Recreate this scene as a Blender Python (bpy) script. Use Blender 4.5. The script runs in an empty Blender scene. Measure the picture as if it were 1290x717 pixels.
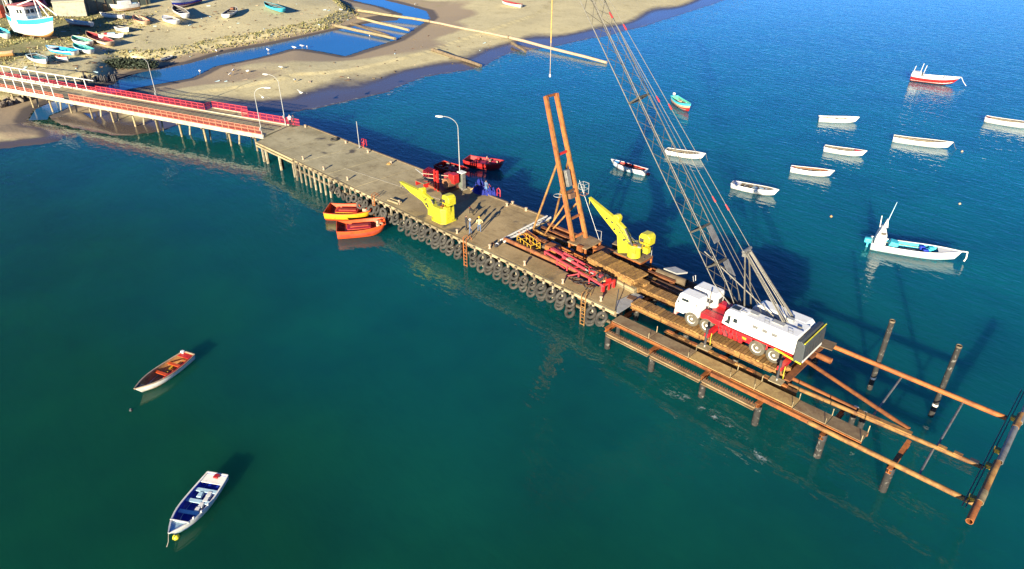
import bpy, bmesh, math, random
import numpy as np
from mathutils import Vector, Matrix
random.seed(7)
rng = np.random.default_rng(11)
R = math.radians
scene = bpy.context.scene
col = scene.collection

# ---------------------------------------------------------------- camera, sky, sun, exposure
CAM_H, CAM_PITCH, CAM_HEAD = 33.8, 30.5, 134.6
cam_data = bpy.data.cameras.new('camera')
cam_data.sensor_width = 36.0
cam_data.lens = 24.0
cam_data.clip_start = 0.5
cam_data.clip_end = 6000
cam = bpy.data.objects.new('camera', cam_data)
col.objects.link(cam)
cam.location = (0, 0, CAM_H)
cam.rotation_euler = (R(90 - CAM_PITCH), 0, R(CAM_HEAD - 90))
scene.camera = cam

SUN_EL, SHADOW_DIR = 14.5, 114.0
world = bpy.data.worlds.new('World')
scene.world = world
world.use_nodes = True
wn = world.node_tree
wn.nodes.clear()
sky = wn.nodes.new('ShaderNodeTexSky')
sky.sky_type = 'NISHITA'
sky.sun_disc = False
sky.sun_elevation = R(SUN_EL)
sky.sun_rotation = R(90 - (SHADOW_DIR + 180))
sky.air_density = 0.5
sky.dust_density = 0.0
sky.ozone_density = 8.0
bg = wn.nodes.new('ShaderNodeBackground')
bg.inputs['Strength'].default_value = 0.075
wo = wn.nodes.new('ShaderNodeOutputWorld')
wn.links.new(sky.outputs[0], bg.inputs[0])
wn.links.new(bg.outputs[0], wo.inputs[0])

sun_data = bpy.data.lights.new('sun', 'SUN')
sun_data.energy = 5.0
sun_data.angle = R(0.5)
sun_data.color = (1.0, 0.89, 0.66)
sun = bpy.data.objects.new('sun', sun_data)
col.objects.link(sun)
sun.rotation_euler = (R(90 - SUN_EL), 0, R(SHADOW_DIR - 90))

scene.view_settings.view_transform = 'Standard'
scene.view_settings.look = 'None'
scene.view_settings.gamma = 1.0
scene.view_settings.exposure = 1.6
scene.render.engine = 'CYCLES'
scene.cycles.max_bounces = 6
scene.cycles.use_denoising = True

# ---------------------------------------------------------------- survey: sight line through a point of the view -> point on a level plane
_p, _t = R(CAM_HEAD), R(CAM_PITCH)
_rt = np.array([math.sin(_p), -math.cos(_p), 0.0])
_fw = np.array([math.cos(_p) * math.cos(_t), math.sin(_p) * math.cos(_t), -math.sin(_t)])
_up = np.cross(_rt, _fw)
def at(x, y, z=0.0):
    d = _fw + _rt * (x - 645.0) / 860.0 - _up * (y - 358.5) / 860.0
    s = (z - CAM_H) / d[2]
    return np.array([d[0] * s, d[1] * s, z])
def at2(x, y, z=0.0):
    q = at(x, y, z)
    return (q[0], q[1])

# ---------------------------------------------------------------- mesh builder
class MB:
    def __init__(s):
        s.v = []; s.f = []; s.m = []
    def add(s, vs, fs, mi=0):
        o = len(s.v)
        s.v += [tuple(float(c) for c in q) for q in vs]
        for f in fs:
            s.f.append(tuple(i + o for i in f)); s.m.append(mi)
        return s
    def box(s, c, d, mi=0, rz=0.0, ry=0.0, rx=0.0, taper=1.0):
        M = Matrix.Rotation(rz, 3, 'Z') @ Matrix.Rotation(ry, 3, 'Y') @ Matrix.Rotation(rx, 3, 'X')
        vs = []
        for z in (-.5, .5):
            k = taper if z > 0 else 1.0
            for x, y in ((-.5, -.5), (.5, -.5), (.5, .5), (-.5, .5)):
                q = M @ Vector((x * d[0] * k, y * d[1] * k, z * d[2]))
                vs.append((q.x + c[0], q.y + c[1], q.z + c[2]))
        return s.add(vs, [(3, 2, 1, 0), (4, 5, 6, 7), (0, 1, 5, 4), (1, 2, 6, 5), (2, 3, 7, 6), (3, 0, 4, 7)], mi)
    def frame(s, p0, p1):
        p0, p1 = Vector(p0), Vector(p1)
        a = (p1 - p0).normalized()
        u = Vector((0, 0, 1)) if abs(a.z) < 0.95 else Vector((1, 0, 0))
        b = a.cross(u).normalized()
        return p0, p1, a, b, b.cross(a).normalized()
    def beam(s, p0, p1, w, h, mi=0, w2=None, h2=None):
        p0, p1, a, b, c = s.frame(p0, p1)
        w2 = w if w2 is None else w2; h2 = h if h2 is None else h2
        vs = []
        for p, ww, hh in ((p0, w, h), (p1, w2, h2)):
            for i, j in ((-1, -1), (1, -1), (1, 1), (-1, 1)):
                vs.append(p + b * (i * ww / 2) + c * (j * hh / 2))
        return s.add(vs, [(3, 2, 1, 0), (4, 5, 6, 7), (0, 1, 5, 4), (1, 2, 6, 5), (2, 3, 7, 6), (3, 0, 4, 7)], mi)
    def ibeam(s, p0, p1, w, h, t=0.03, mi=0):
        p0, p1, a, b, c = s.frame(p0, p1)
        prof = [(-w/2, -h/2), (w/2, -h/2), (w/2, -h/2+t), (t/2, -h/2+t), (t/2, h/2-t), (w/2, h/2-t), (w/2, h/2), (-w/2, h/2), (-w/2, h/2-t), (-t/2, h/2-t), (-t/2, -h/2+t), (-w/2, -h/2+t)]
        n = len(prof)
        vs = [p0 + b*x + c*y for x, y in prof] + [p1 + b*x + c*y for x, y in prof]
        fs = [(i, (i+1) % n, n+(i+1) % n, n+i) for i in range(n)] + [tuple(range(n-1, -1, -1)), tuple(range(n, 2*n))]
        return s.add(vs, fs, mi)
    def tube(s, p0, p1, r, mi=0, n=10, r2=None, cap=True):
        p0, p1, a, b, c = s.frame(p0, p1)
        r2 = r if r2 is None else r2
        vs = []
        for p, rr in ((p0, r), (p1, r2)):
            for k in range(n):
                t = 2 * math.pi * k / n
                vs.append(p + b * (rr * math.cos(t)) + c * (rr * math.sin(t)))
        fs = [(i, (i+1) % n, n+(i+1) % n, n+i) for i in range(n)]
        if cap: fs += [tuple(range(n-1, -1, -1)), tuple(range(n, 2*n))]
        return s.add(vs, fs, mi)
    def hollow(s, p0, p1, r, t, mi=0, n=12, mj=None):
        p0, p1, a, b, c = s.frame(p0, p1)
        vs = []
        for p, rr in ((p0, r), (p1, r), (p1, r-t), (p0, r-t)):
            for k in range(n):
                q = 2 * math.pi * k / n
                vs.append(p + b * (rr * math.cos(q)) + c * (rr * math.sin(q)))
        mj = mi if mj is None else mj
        for g in range(4):
            h = (g + 1) % 4
            s2 = [(g*n+i, g*n+(i+1) % n, h*n+(i+1) % n, h*n+i) for i in range(n)]
            if g == 0: o = len(s.v); s.v += [tuple(x) for x in vs]
            for f in s2: s.f.append(tuple(i + o for i in f)); s.m.append(mi if g == 0 else mj)
        return s
    def path(s, pts, r, mi=0, n=6):
        P = [Vector(q) for q in pts]
        rs = r if isinstance(r, (list, tuple)) else [r] * len(P)
        vs = []
        ref = None
        for i, q in enumerate(P):
            a = (P[min(i+1, len(P)-1)] - P[max(i-1, 0)]).normalized()
            if ref is None:
                ref = Vector((0, 0, 1)) if abs(a.z) < .9 else Vector((1, 0, 0))
            b = a.cross(ref).normalized(); c = b.cross(a).normalized(); ref = c
            for k in range(n):
                t = 2*math.pi*k/n
                vs.append(q + b*(rs[i]*math.cos(t)) + c*(rs[i]*math.sin(t)))
        fs = []
        for i in range(len(P)-1):
            fs += [(i*n+k, i*n+(k+1) % n, (i+1)*n+(k+1) % n, (i+1)*n+k) for k in range(n)]
        fs += [tuple(range(n-1, -1, -1)), tuple(range((len(P)-1)*n, len(P)*n))]
        return s.add(vs, fs, mi)
    def lathe(s, prof, n=16, c=(0, 0, 0), mi=0, M=None, closed=False):
        vs = []
        for r, z in prof:
            for k in range(n):
                t = 2*math.pi*k/n
                q = Vector((r*math.cos(t), r*math.sin(t), z))
                if M is not None: q = M @ q
                vs.append((q[0]+c[0], q[1]+c[1], q[2]+c[2]))
        fs = []
        L = len(prof)
        for i in range(L if closed else L-1):
            j = (i+1) % L
            fs += [(i*n+k, i*n+(k+1) % n, j*n+(k+1) % n, j*n+k) for k in range(n)]
        if not closed:
            fs += [tuple(range(n-1, -1, -1)), tuple(range((L-1)*n, L*n))]
        return s.add(vs, fs, mi)
    def prism(s, poly, a, b, axis='z', mi=0):
        n = len(poly)
        def m(p, h):
            if axis == 'z': return (p[0], p[1], h)
            if axis == 'y': return (p[0], h, p[1])
            return (h, p[0], p[1])
        vs = [m(p, a) for p in poly] + [m(p, b) for p in poly]
        fs = [(i, (i+1) % n, n+(i+1) % n, n+i) for i in range(n)] + [tuple(range(n-1, -1, -1)), tuple(range(n, 2*n))]
        return s.add(vs, fs, mi)
    def mesh(s, name, mats, smooth=None, fix=True):
        me = bpy.data.meshes.new(name)
        me.from_pydata(s.v, [], s.f)
        for m in (mats if isinstance(mats, (list, tuple)) else [mats]): me.materials.append(m)
        me.polygons.foreach_set('material_index', s.m)
        if fix:
            b = bmesh.new(); b.from_mesh(me); bmesh.ops.recalc_face_normals(b, faces=b.faces[:]); b.to_mesh(me); b.free()
        if smooth is not None:
            me.polygons.foreach_set('use_smooth', [True]*len(me.polygons))
            me.set_sharp_from_angle(angle=R(smooth))
        me.update()
        return me
    def build(s, name, mats, parent=None, loc=(0, 0, 0), smooth=35, bev=0.0):
        o = bpy.data.objects.new(name, s.mesh(name, mats, smooth))
        col.objects.link(o); o.location = loc; o.parent = parent
        if bev:
            md = o.modifiers.new('bevel', 'BEVEL'); md.width = bev; md.segments = 2; md.limit_method = 'ANGLE'; md.angle_limit = R(40)
        return o

def inst(name, me, parent=None, loc=(0, 0, 0), rot=(0, 0, 0), sc=(1, 1, 1)):
    o = bpy.data.objects.new(name, me)
    col.objects.link(o); o.location = loc; o.rotation_euler = rot; o.scale = sc; o.parent = parent
    return o
def tag(o, label=None, cat=None, group=None, kind=None):
    if label: o['label'] = label
    if cat: o['category'] = cat
    if group: o['group'] = group
    if kind: o['kind'] = kind
    return o
def thing(name, label, cat, loc=(0, 0, 0), rz=0.0, group=None):
    o = bpy.data.objects.new(name, None)
    o.empty_display_size = 0.3
    col.objects.link(o); o.location = loc; o.rotation_euler = (0, 0, rz)
    return tag(o, label, cat, group)

# ---------------------------------------------------------------- materials
def new_mat(name):
    m = bpy.data.materials.new(name); m.use_nodes = True
    nt = m.node_tree
    return m, nt, nt.nodes['Principled BSDF']
def noise(nt, vec, scale, detail=4, rough=0.6):
    n = nt.nodes.new('ShaderNodeTexNoise'); n.inputs['Scale'].default_value = scale; n.inputs['Detail'].default_value = detail; n.inputs['Roughness'].default_value = rough
    if vec is not None: nt.links.new(vec, n.inputs['Vector'])
    return n
def ramp(nt, fac, a, b, ca=(0, 0, 0, 1), cb=(1, 1, 1, 1)):
    r = nt.nodes.new('ShaderNodeValToRGB')
    r.color_ramp.elements[0].position = a; r.color_ramp.elements[1].position = b
    r.color_ramp.elements[0].color = ca; r.color_ramp.elements[1].color = cb
    nt.links.new(fac, r.inputs[0]); return r
def mixc(nt, fac, a, b, mode='MIX'):
    x = nt.nodes.new('ShaderNodeMix'); x.data_type = 'RGBA'; x.blend_type = mode
    for sock, val in ((x.inputs[0], fac), (x.inputs[6], a), (x.inputs[7], b)):
        if hasattr(val, 'links') or isinstance(val, bpy.types.NodeSocket): nt.links.new(val, sock)
        elif isinstance(val, (tuple, list)): sock.default_value = (*val[:3], 1)
        else: sock.default_value = val
    return x.outputs[2]
def pm(name, c1, c2=None, scale=3.0, lo=0.45, hi=0.62, rough=0.6, metal=0.0, bump=0.0, bscale=None, var=0.18, stretch=None, geo=False, pv=0.0):
    """painted / weathered surface: base colour with blotches of a second colour, slight tone variation, fine relief"""
    m, nt, b = new_mat(name)
    tc = nt.nodes.new('ShaderNodeTexCoord')
    if geo:
        vec = nt.nodes.new('ShaderNodeNewGeometry').outputs['Position']
    else:
        info = nt.nodes.new('ShaderNodeObjectInfo')
        ad = nt.nodes.new('ShaderNodeVectorMath'); ad.operation = 'MULTIPLY_ADD'
        nt.links.new(info.outputs['Random'], ad.inputs[0]); ad.inputs[1].default_value = (37, 51, 23)
        nt.links.new(tc.outputs['Object'], ad.inputs[2]); vec = ad.outputs[0]
    if stretch:
        mp = nt.nodes.new('ShaderNodeMapping'); mp.inputs['Scale'].default_value = stretch
        nt.links.new(vec, mp.inputs[0]); vec = mp.outputs[0]
    nz = noise(nt, vec, scale, 5, 0.65)
    c2 = c2 if c2 is not None else tuple(x * 0.75 for x in c1)
    cc = mixc(nt, ramp(nt, nz.outputs[0], lo, hi).outputs[0], c1, c2)
    n2 = noise(nt, vec, scale * 4.3, 3)
    tone = ramp(nt, n2.outputs[0], 0.25, 0.75, (1 - var,) * 3 + (1,), (1 + var * .4,) * 3 + (1,))
    cc = mixc(nt, 1.0, cc, tone.outputs[0], 'MULTIPLY')
    if pv and not geo:
        rv = nt.nodes.new('ShaderNodeMapRange'); nt.links.new(info.outputs['Random'], rv.inputs[0]); rv.inputs[3].default_value = 1-pv; rv.inputs[4].default_value = 1+pv*.6
        cc = mixc(nt, 1.0, cc, rv.outputs[0], 'MULTIPLY')
    nt.links.new(cc, b.inputs['Base Color'])
    b.inputs['Roughness'].default_value = rough; b.inputs['Metallic'].default_value = metal
    if bump:
        bp = nt.nodes.new('ShaderNodeBump'); bp.inputs['Strength'].default_value = bump; bp.inputs['Distance'].default_value = 0.05
        n3 = noise(nt, vec, bscale or scale * 6, 4); nt.links.new(n3.outputs[0], bp.inputs['Height']); nt.links.new(bp.outputs[0], b.inputs['Normal'])
    return m
M = {}
def deck_material():
    m, nt, b = new_mat('concrete_deck')
    pos = nt.nodes.new('ShaderNodeNewGeometry').outputs['Position']
    sep = nt.nodes.new('ShaderNodeSeparateXYZ'); nt.links.new(pos, sep.inputs[0])
    mr = nt.nodes.new('ShaderNodeMapRange'); nt.links.new(sep.outputs[0], mr.inputs[0]); mr.inputs[1].default_value = -75; mr.inputs[2].default_value = -48
    base = mixc(nt, mr.outputs[0], (.42, .365, .215), (.40, .29, .14))      # older grey slabs landward, browner ones seaward
    n1 = noise(nt, pos, .16, 5, .7); c = mixc(nt, ramp(nt, n1.outputs[0], .38, .66).outputs[0], base, mixc(nt, 1.0, base, (.62, .60, .55), 'MULTIPLY'))
    n2 = noise(nt, pos, .9, 6, .75); c = mixc(nt, ramp(nt, n2.outputs[0], .50, .74).outputs[0], c, mixc(nt, 1.0, c, (.60, .56, .51), 'MULTIPLY'))
    n3 = noise(nt, pos, .33, 3, .5); c = mixc(nt, ramp(nt, n3.outputs[0], .63, .70).outputs[0], c, (.085, .072, .055))   # oil
    mp = nt.nodes.new('ShaderNodeMapping'); mp.inputs['Scale'].default_value = (.12, 2.2, 1); nt.links.new(pos, mp.inputs[0])
    n4 = noise(nt, mp.outputs[0], 1.0, 4, .6); c = mixc(nt, ramp(nt, n4.outputs[0], .55, .8).outputs[0], c, mixc(nt, 1.0, c, (.74, .72, .70), 'MULTIPLY'))  # wheel tracks
    n5 = noise(nt, pos, 7, 3, .6); c = mixc(nt, 1.0, c, ramp(nt, n5.outputs[0], .3, .7, (.86, .86, .86, 1), (1.08, 1.08, 1.08, 1)).outputs[0], 'MULTIPLY')
    nt.links.new(c, b.inputs['Base Color']); b.inputs['Roughness'].default_value = .9
    bp = nt.nodes.new('ShaderNodeBump'); bp.inputs['Strength'].default_value = .35; bp.inputs['Distance'].default_value = .03
    nt.links.new(n2.outputs[0], bp.inputs['Height']); nt.links.new(bp.outputs[0], b.inputs['Normal'])
    return m
M['concrete'] = deck_material()
M['concrete_pale'] = pm('concrete_pale', (.40, .36, .27), (.26, .23, .17), 1.2, .5, .7, .85)
M['timber_pale'] = pm('timber_pale', (.36, .29, .16), (.20, .15, .08), 1.5, .45, .65, .8, bump=.3, stretch=(.4, 3, 3), pv=.38)
M['timber'] = pm('timber_yellow', (.34, .185, .052), (.20, .10, .032), 1.6, .42, .62, .8, bump=.35, stretch=(2, 2, 2), pv=.38)
M['timber_grey'] = pm('timber_grey', (.19, .14, .085), (.11, .08, .048), 2, .4, .65, .85, bump=.3, pv=.38)
M['post'] = pm('fender_post', (.34, .29, .195), (.16, .12, .07), 2.2, .48, .66, .8, pv=.38)
M['tyre'] = pm('old_tyre', (.036, .033, .028), (.078, .07, .056), 3.5, .45, .7, .8, bump=.4, bscale=25, pv=.38)
M['rust'] = pm('rust', (.24, .085, .026), (.12, .042, .017), 1.6, .42, .64, .75, bump=.3, bscale=14, pv=.38)
M['rust_o'] = pm('rust_orange', (.34, .11, .024), (.20, .06, .017), 1.8, .45, .66, .7, bump=.25, bscale=14, pv=.38)
M['rust_y'] = pm('rust_ochre', (.34, .18, .048), (.19, .08, .024), 1.2, .42, .6, .72, bump=.25, bscale=12, pv=.38)
M['rust_d'] = pm('rust_dark', (.12, .062, .035), (.20, .09, .04), 1.5, .45, .65, .8, bump=.3, pv=.38)
M['walk'] = pm('walkway_plate', (.25, .175, .09), (.17, .105, .05), 1.1, .42, .62, .75, bump=.3, bscale=18, pv=.38)
M['pile'] = pm('pile_barnacled', (.022, .02, .018), (.16, .15, .13), 3.2, .56, .66, .85, bump=.5, bscale=18)
M['white'] = pm('paint_white', (.72, .70, .64), (.50, .44, .35), 1.8, .56, .74, .45, var=.12)
M['white_crane'] = pm('paint_crane_white', (.74, .74, .72), (.55, .50, .43), 1.6, .56, .78, .4, var=.1, stretch=(1, 1, .35))
M['red_crane'] = pm('paint_crane_red', (.50, .016, .022), (.36, .014, .016), 1.5, .5, .75, .4)
M['red'] = pm('paint_red', (.44, .016, .014), (.28, .014, .012), 2.5, .5, .7, .45)
M['crimson'] = pm('rail_crimson', (.36, .014, .036), (.24, .012, .022), .35, .45, .6, .5)
M['coral'] = pm('rail_coral', (.42, .068, .032), (.33, .042, .022), .5, .45, .6, .55)
M['cream'] = pm('rail_cream', (.44, .33, .22), (.30, .22, .14), 2, .5, .7, .6)
M['pinkred'] = pm('frame_pink_red', (.50, .055, .07), (.34, .03, .035), 2, .48, .68, .5)
M['yellow'] = pm('paint_yellow', (.52, .475, .022), (.33, .26, .02), 2.4, .55, .74, .45, var=.25)
M['yellow_rail'] = pm('rail_yellow', (.50, .30, .02), (.34, .16, .02), 3, .5, .7, .5)
M['orange'] = pm('paint_orange', (.55, .075, .012), (.42, .04, .01), 3, .5, .7, .5)
M['boat_yellow'] = pm('boat_yellow', (.60, .33, .012), (.48, .19, .012), 2.5, .5, .7, .45)
M['steel'] = pm('steel_grey', (.22, .215, .20), (.14, .13, .115), 2.5, .45, .65, .5, .3)
M['galv'] = pm('galvanised', (.38, .38, .36), (.27, .26, .24), 2.5, .5, .7, .45, .2)
M['dark'] = pm('dark_steel', (.035, .035, .04), (.06, .05, .045), 2.5, .5, .7, .6)
M['cw'] = pm('counterweight_slate', (.05, .057, .06), (.033, .037, .04), 2.5, .5, .7, .6)
M['rubber'] = pm('truck_tyre', (.105, .09, .062), (.07, .06, .042), 3, .5, .7, .9)
M['glass'] = pm('cab_glass', (.02, .028, .032), (.03, .035, .04), 2, .5, .7, .08)
M['blue'] = pm('paint_blue', (.012, .04, .42), (.01, .025, .28), 2.5, .5, .7, .5)
M['net'] = pm('net_blue', (.008, .02, .24), (.006, .012, .12), 8, .4, .6, .9, bump=.8, bscale=20)
M['sky_blue'] = pm('paint_light_blue', (.02, .33, .62), (.02, .26, .5), 2.5, .5, .7, .45)
M['turq'] = pm('paint_turquoise', (.05, .50, .60), (.06, .38, .46), 2.5, .5, .7, .5)
M['pale_blue'] = pm('paint_pale_blue', (.42, .60, .68), (.32, .46, .54), 2.5, .5, .7, .5)
M['green'] = pm('paint_green', (.10, .42, .28), (.07, .30, .2), 2.5, .5, .7, .5)
M['ochre'] = pm('bottom_ochre', (.52, .27, .09), (.38, .18, .06), 2.5, .45, .65, .7)
M['brown'] = pm('boat_brown', (.22, .075, .03), (.13, .045, .02), 3, .45, .65, .7)
M['boat_dark'] = pm('boat_inside_dark', (.07, .06, .055), (.13, .11, .09), 3, .45, .65, .8)
M['boat_grey'] = pm('boat_inside_grey', (.40, .40, .38), (.28, .27, .25), 3, .45, .65, .7)
M['maroon'] = pm('paint_maroon', (.28, .03, .035), (.18, .02, .025), 3, .45, .65, .6)
M['pink_roof'] = pm('roof_faded_red', (.58, .16, .15), (.46, .10, .10), 2, .45, .65, .7)
M['slate_green'] = pm('shed_slate_green', (.085, .11, .09), (.13, .14, .11), .6, .42, .62, .9)
M['rock'] = pm('rock', (.26, .21, .15), (.14, .115, .085), 1.5, .4, .6, .9, bump=.5)
M['skin'] = pm('skin', (.45, .25, .16), None, 5)
M['hair'] = pm('hair_dark', (.02, .016, .012), None, 5, rough=.8)
M['cloth_blue'] = pm('cloth_blue', (.09, .14, .24), (.06, .09, .17), 9, .45, .6, .9)
M['cloth_navy'] = pm('cloth_navy', (.02, .03, .065), None, 9, rough=.9)
M['cloth_dark'] = pm('cloth_dark', (.028, .026, .03), None, 9, rough=.9)
M['cloth_sand'] = pm('cloth_sand', (.55, .45, .22), (.42, .34, .17), 9, .45, .6, .9)
M['cloth_white'] = pm('cloth_white', (.72, .70, .66), None, 9, rough=.9)
M['cloth_jean'] = pm('cloth_jeans', (.10, .22, .38), (.07, .15, .28), 9, .45, .6, .9)
M['fur'] = pm('fur_black', (.014, .012, .011), None, 9, rough=.9)
M['rope'] = pm('rope', (.50, .32, .10), (.38, .22, .07), 6, .45, .6, .9)
M['wire'] = pm('wire_rope', (.19, .175, .145), (.13, .12, .10), 6, .45, .6, .6, .2)
M['boom'] = pm('boom_steel', (.10, .09, .07), (.065, .058, .045), 2, .45, .65, .55, .2)
M['gull'] = pm('gull_white', (.8, .8, .78), None, 5)
M['leaf'] = pm('leaf_dark', (.035, .05, .025), (.02, .03, .018), 1.2, .4, .6, .8)

def sea_material():
    m, nt, b = new_mat('sea_water')
    pos = nt.nodes.new('ShaderNodeNewGeometry').outputs['Position']
    big = noise(nt, pos, 0.018, 3, .55)
    mid = noise(nt, pos, 0.09, 3, .6)
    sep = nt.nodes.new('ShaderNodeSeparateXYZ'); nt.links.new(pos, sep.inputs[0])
    # deeper water away from the green bay, plus reflected sky blue painted in: body colour drifts from bottle green to blue with distance off the pier's lee side
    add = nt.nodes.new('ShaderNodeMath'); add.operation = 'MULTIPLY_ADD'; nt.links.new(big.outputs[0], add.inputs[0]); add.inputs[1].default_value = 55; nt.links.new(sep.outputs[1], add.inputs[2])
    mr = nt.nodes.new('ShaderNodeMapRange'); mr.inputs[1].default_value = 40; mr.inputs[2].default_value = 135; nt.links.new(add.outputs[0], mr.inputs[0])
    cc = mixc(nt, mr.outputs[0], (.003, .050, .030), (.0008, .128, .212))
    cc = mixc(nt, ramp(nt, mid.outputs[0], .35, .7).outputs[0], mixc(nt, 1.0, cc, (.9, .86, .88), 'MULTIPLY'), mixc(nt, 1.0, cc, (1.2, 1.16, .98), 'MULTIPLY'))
    nt.links.new(cc, b.inputs['Base Color'])
    b.inputs['Roughness'].default_value = .02; b.inputs['Specular IOR Level'].default_value = .5
    b.subsurface_method = 'BURLEY'; b.inputs['Subsurface Weight'].default_value = .85; b.inputs['Subsurface Radius'].default_value = (.6, 1.6, 2.2); b.inputs['Subsurface Scale'].default_value = 4.5
    b.inputs['IOR'].default_value = 1.333
    # ripples: wind chop, calmer in the near bay
    mp = nt.nodes.new('ShaderNodeMapping'); mp.inputs['Rotation'].default_value = (0, 0, R(28)); mp.inputs['Scale'].default_value = (.55, 1.25, 1)
    nt.links.new(pos, mp.inputs[0])
    w1 = noise(nt, mp.outputs[0], 1.0, 2, .5); w2 = noise(nt, mp.outputs[0], 2.6, 2, .5); w3 = noise(nt, mp.outputs[0], .22, 2, .5)
    s1 = nt.nodes.new('ShaderNodeMath'); s1.operation = 'MULTIPLY_ADD'; nt.links.new(w2.outputs[0], s1.inputs[0]); s1.inputs[1].default_value = .18; nt.links.new(w1.outputs[0], s1.inputs[2])
    s2 = nt.nodes.new('ShaderNodeMath'); s2.operation = 'MULTIPLY_ADD'; nt.links.new(w3.outputs[0], s2.inputs[0]); s2.inputs[1].default_value = .6; nt.links.new(s1.outputs[0], s2.inputs[2])
    calm = nt.nodes.new('ShaderNodeMapRange'); calm.inputs[1].default_value = 25; calm.inputs[2].default_value = 110; calm.inputs[3].default_value = .24; calm.inputs[4].default_value = .62
    nt.links.new(add.outputs[0], calm.inputs[0])
    bp = nt.nodes.new('ShaderNodeBump'); bp.inputs['Distance'].default_value = .14
    nt.links.new(calm.outputs[0], bp.inputs['Strength']); nt.links.new(s2.outputs[0], bp.inputs['Height']); nt.links.new(bp.outputs[0], b.inputs['Normal'])
    return m
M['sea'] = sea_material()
def stream_material():
    m, nt, b = new_mat('stream_water')
    pos = nt.nodes.new('ShaderNodeNewGeometry').outputs['Position']
    n1 = noise(nt, pos, .06, 3)
    nt.links.new(mixc(nt, ramp(nt, n1.outputs[0], .35, .65).outputs[0], (.012, .10, .24), (.016, .12, .28)), b.inputs['Base Color'])
    b.inputs['Roughness'].default_value = .12; b.inputs['IOR'].default_value = 1.333
    bp = nt.nodes.new('ShaderNodeBump'); bp.inputs['Strength'].default_value = .06; bp.inputs['Distance'].default_value = .1
    nt.links.new(noise(nt, pos, 1.2, 3).outputs[0], bp.inputs['Height']); nt.links.new(bp.outputs[0], b.inputs['Normal'])
    return m
M['stream'] = stream_material()
def sand_material():
    m, nt, b = new_mat('beach_sand')
    pos = nt.nodes.new('ShaderNodeNewGeometry').outputs['Position']
    def attr(n):
        a = nt.nodes.new('ShaderNodeAttribute'); a.attribute_name = n; return a.outputs['Fac']
    n1 = noise(nt, pos, .12, 6, .65); n2 = noise(nt, pos, 1.6, 4, .7); n3 = noise(nt, pos, .5, 5, .7)
    c = mixc(nt, ramp(nt, n1.outputs[0], .35, .68).outputs[0], (.61, .525, .285), (.49, .42, .225))
    c = mixc(nt, ramp(nt, n2.outputs[0], .52, .72).outputs[0], c, mixc(nt, 1.0, c, (.72, .70, .66), 'MULTIPLY'))
    n4 = noise(nt, pos, .34, 7, .8); c = mixc(nt, ramp(nt, n4.outputs[0], .54, .70).outputs[0], c, mixc(nt, 1.0, c, (.68, .64, .58), 'MULTIPLY'))
    def blend(c, name, colr, k=.35):
        a = nt.nodes.new('ShaderNodeMath'); a.operation = 'MULTIPLY_ADD'; nt.links.new(n3.outputs[0], a.inputs[0]); a.inputs[1].default_value = k; nt.links.new(attr(name), a.inputs[2])
        return mixc(nt, ramp(nt, a.outputs[0], .35 + k*.5, .65 + k*.5).outputs[0], c, colr), a
    c, _ = blend(c, 'mud', (.33, .25, .155))
    g = mixc(nt, ramp(nt, n2.outputs[0], .4, .65).outputs[0], (.20, .19, .06), (.30, .26, .11))
    c, _ = blend(c, 'grass', g, .8)
    c, wa = blend(c, 'wet', (.085, .068, .062), .3)
    nt.links.new(c, b.inputs['Base Color'])
    rr = nt.nodes.new('ShaderNodeMapRange'); nt.links.new(attr('shine'), rr.inputs[0]); rr.inputs[1].default_value = .35; rr.inputs[2].default_value = .8; rr.inputs[3].default_value = .95; rr.inputs[4].default_value = .18
    nt.links.new(rr.outputs[0], b.inputs['Roughness'])
    bp = nt.nodes.new('ShaderNodeBump'); bp.inputs['Distance'].default_value = .12
    sr = nt.nodes.new('ShaderNodeMapRange'); nt.links.new(attr('wet'), sr.inputs[0]); sr.inputs[3].default_value = .55; sr.inputs[4].default_value = .05
    nt.links.new(sr.outputs[0], bp.inputs['Strength']); nt.links.new(n2.outputs[0], bp.inputs['Height']); nt.links.new(bp.outputs[0], b.inputs['Normal'])
    return m
M['sand'] = sand_material()
def foam_material():
    m, nt, b = new_mat('surf_foam')
    pos = nt.nodes.new('ShaderNodeNewGeometry').outputs['Position']
    n1 = noise(nt, pos, .9, 6, .75)
    at_ = nt.nodes.new('ShaderNodeAttribute'); at_.attribute_name = 'edge'
    mu = nt.nodes.new('ShaderNodeMath'); mu.operation = 'MULTIPLY'; nt.links.new(ramp(nt, n1.outputs[0], .54, .68).outputs[0], mu.inputs[0]); nt.links.new(at_.outputs['Fac'], mu.inputs[1])
    b.inputs['Base Color'].default_value = (.5, .55, .56, 1); b.inputs['Roughness'].default_value = .7
    nt.links.new(mu.outputs[0], b.inputs['Alpha'])
    return m
M['foam'] = foam_material()

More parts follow.
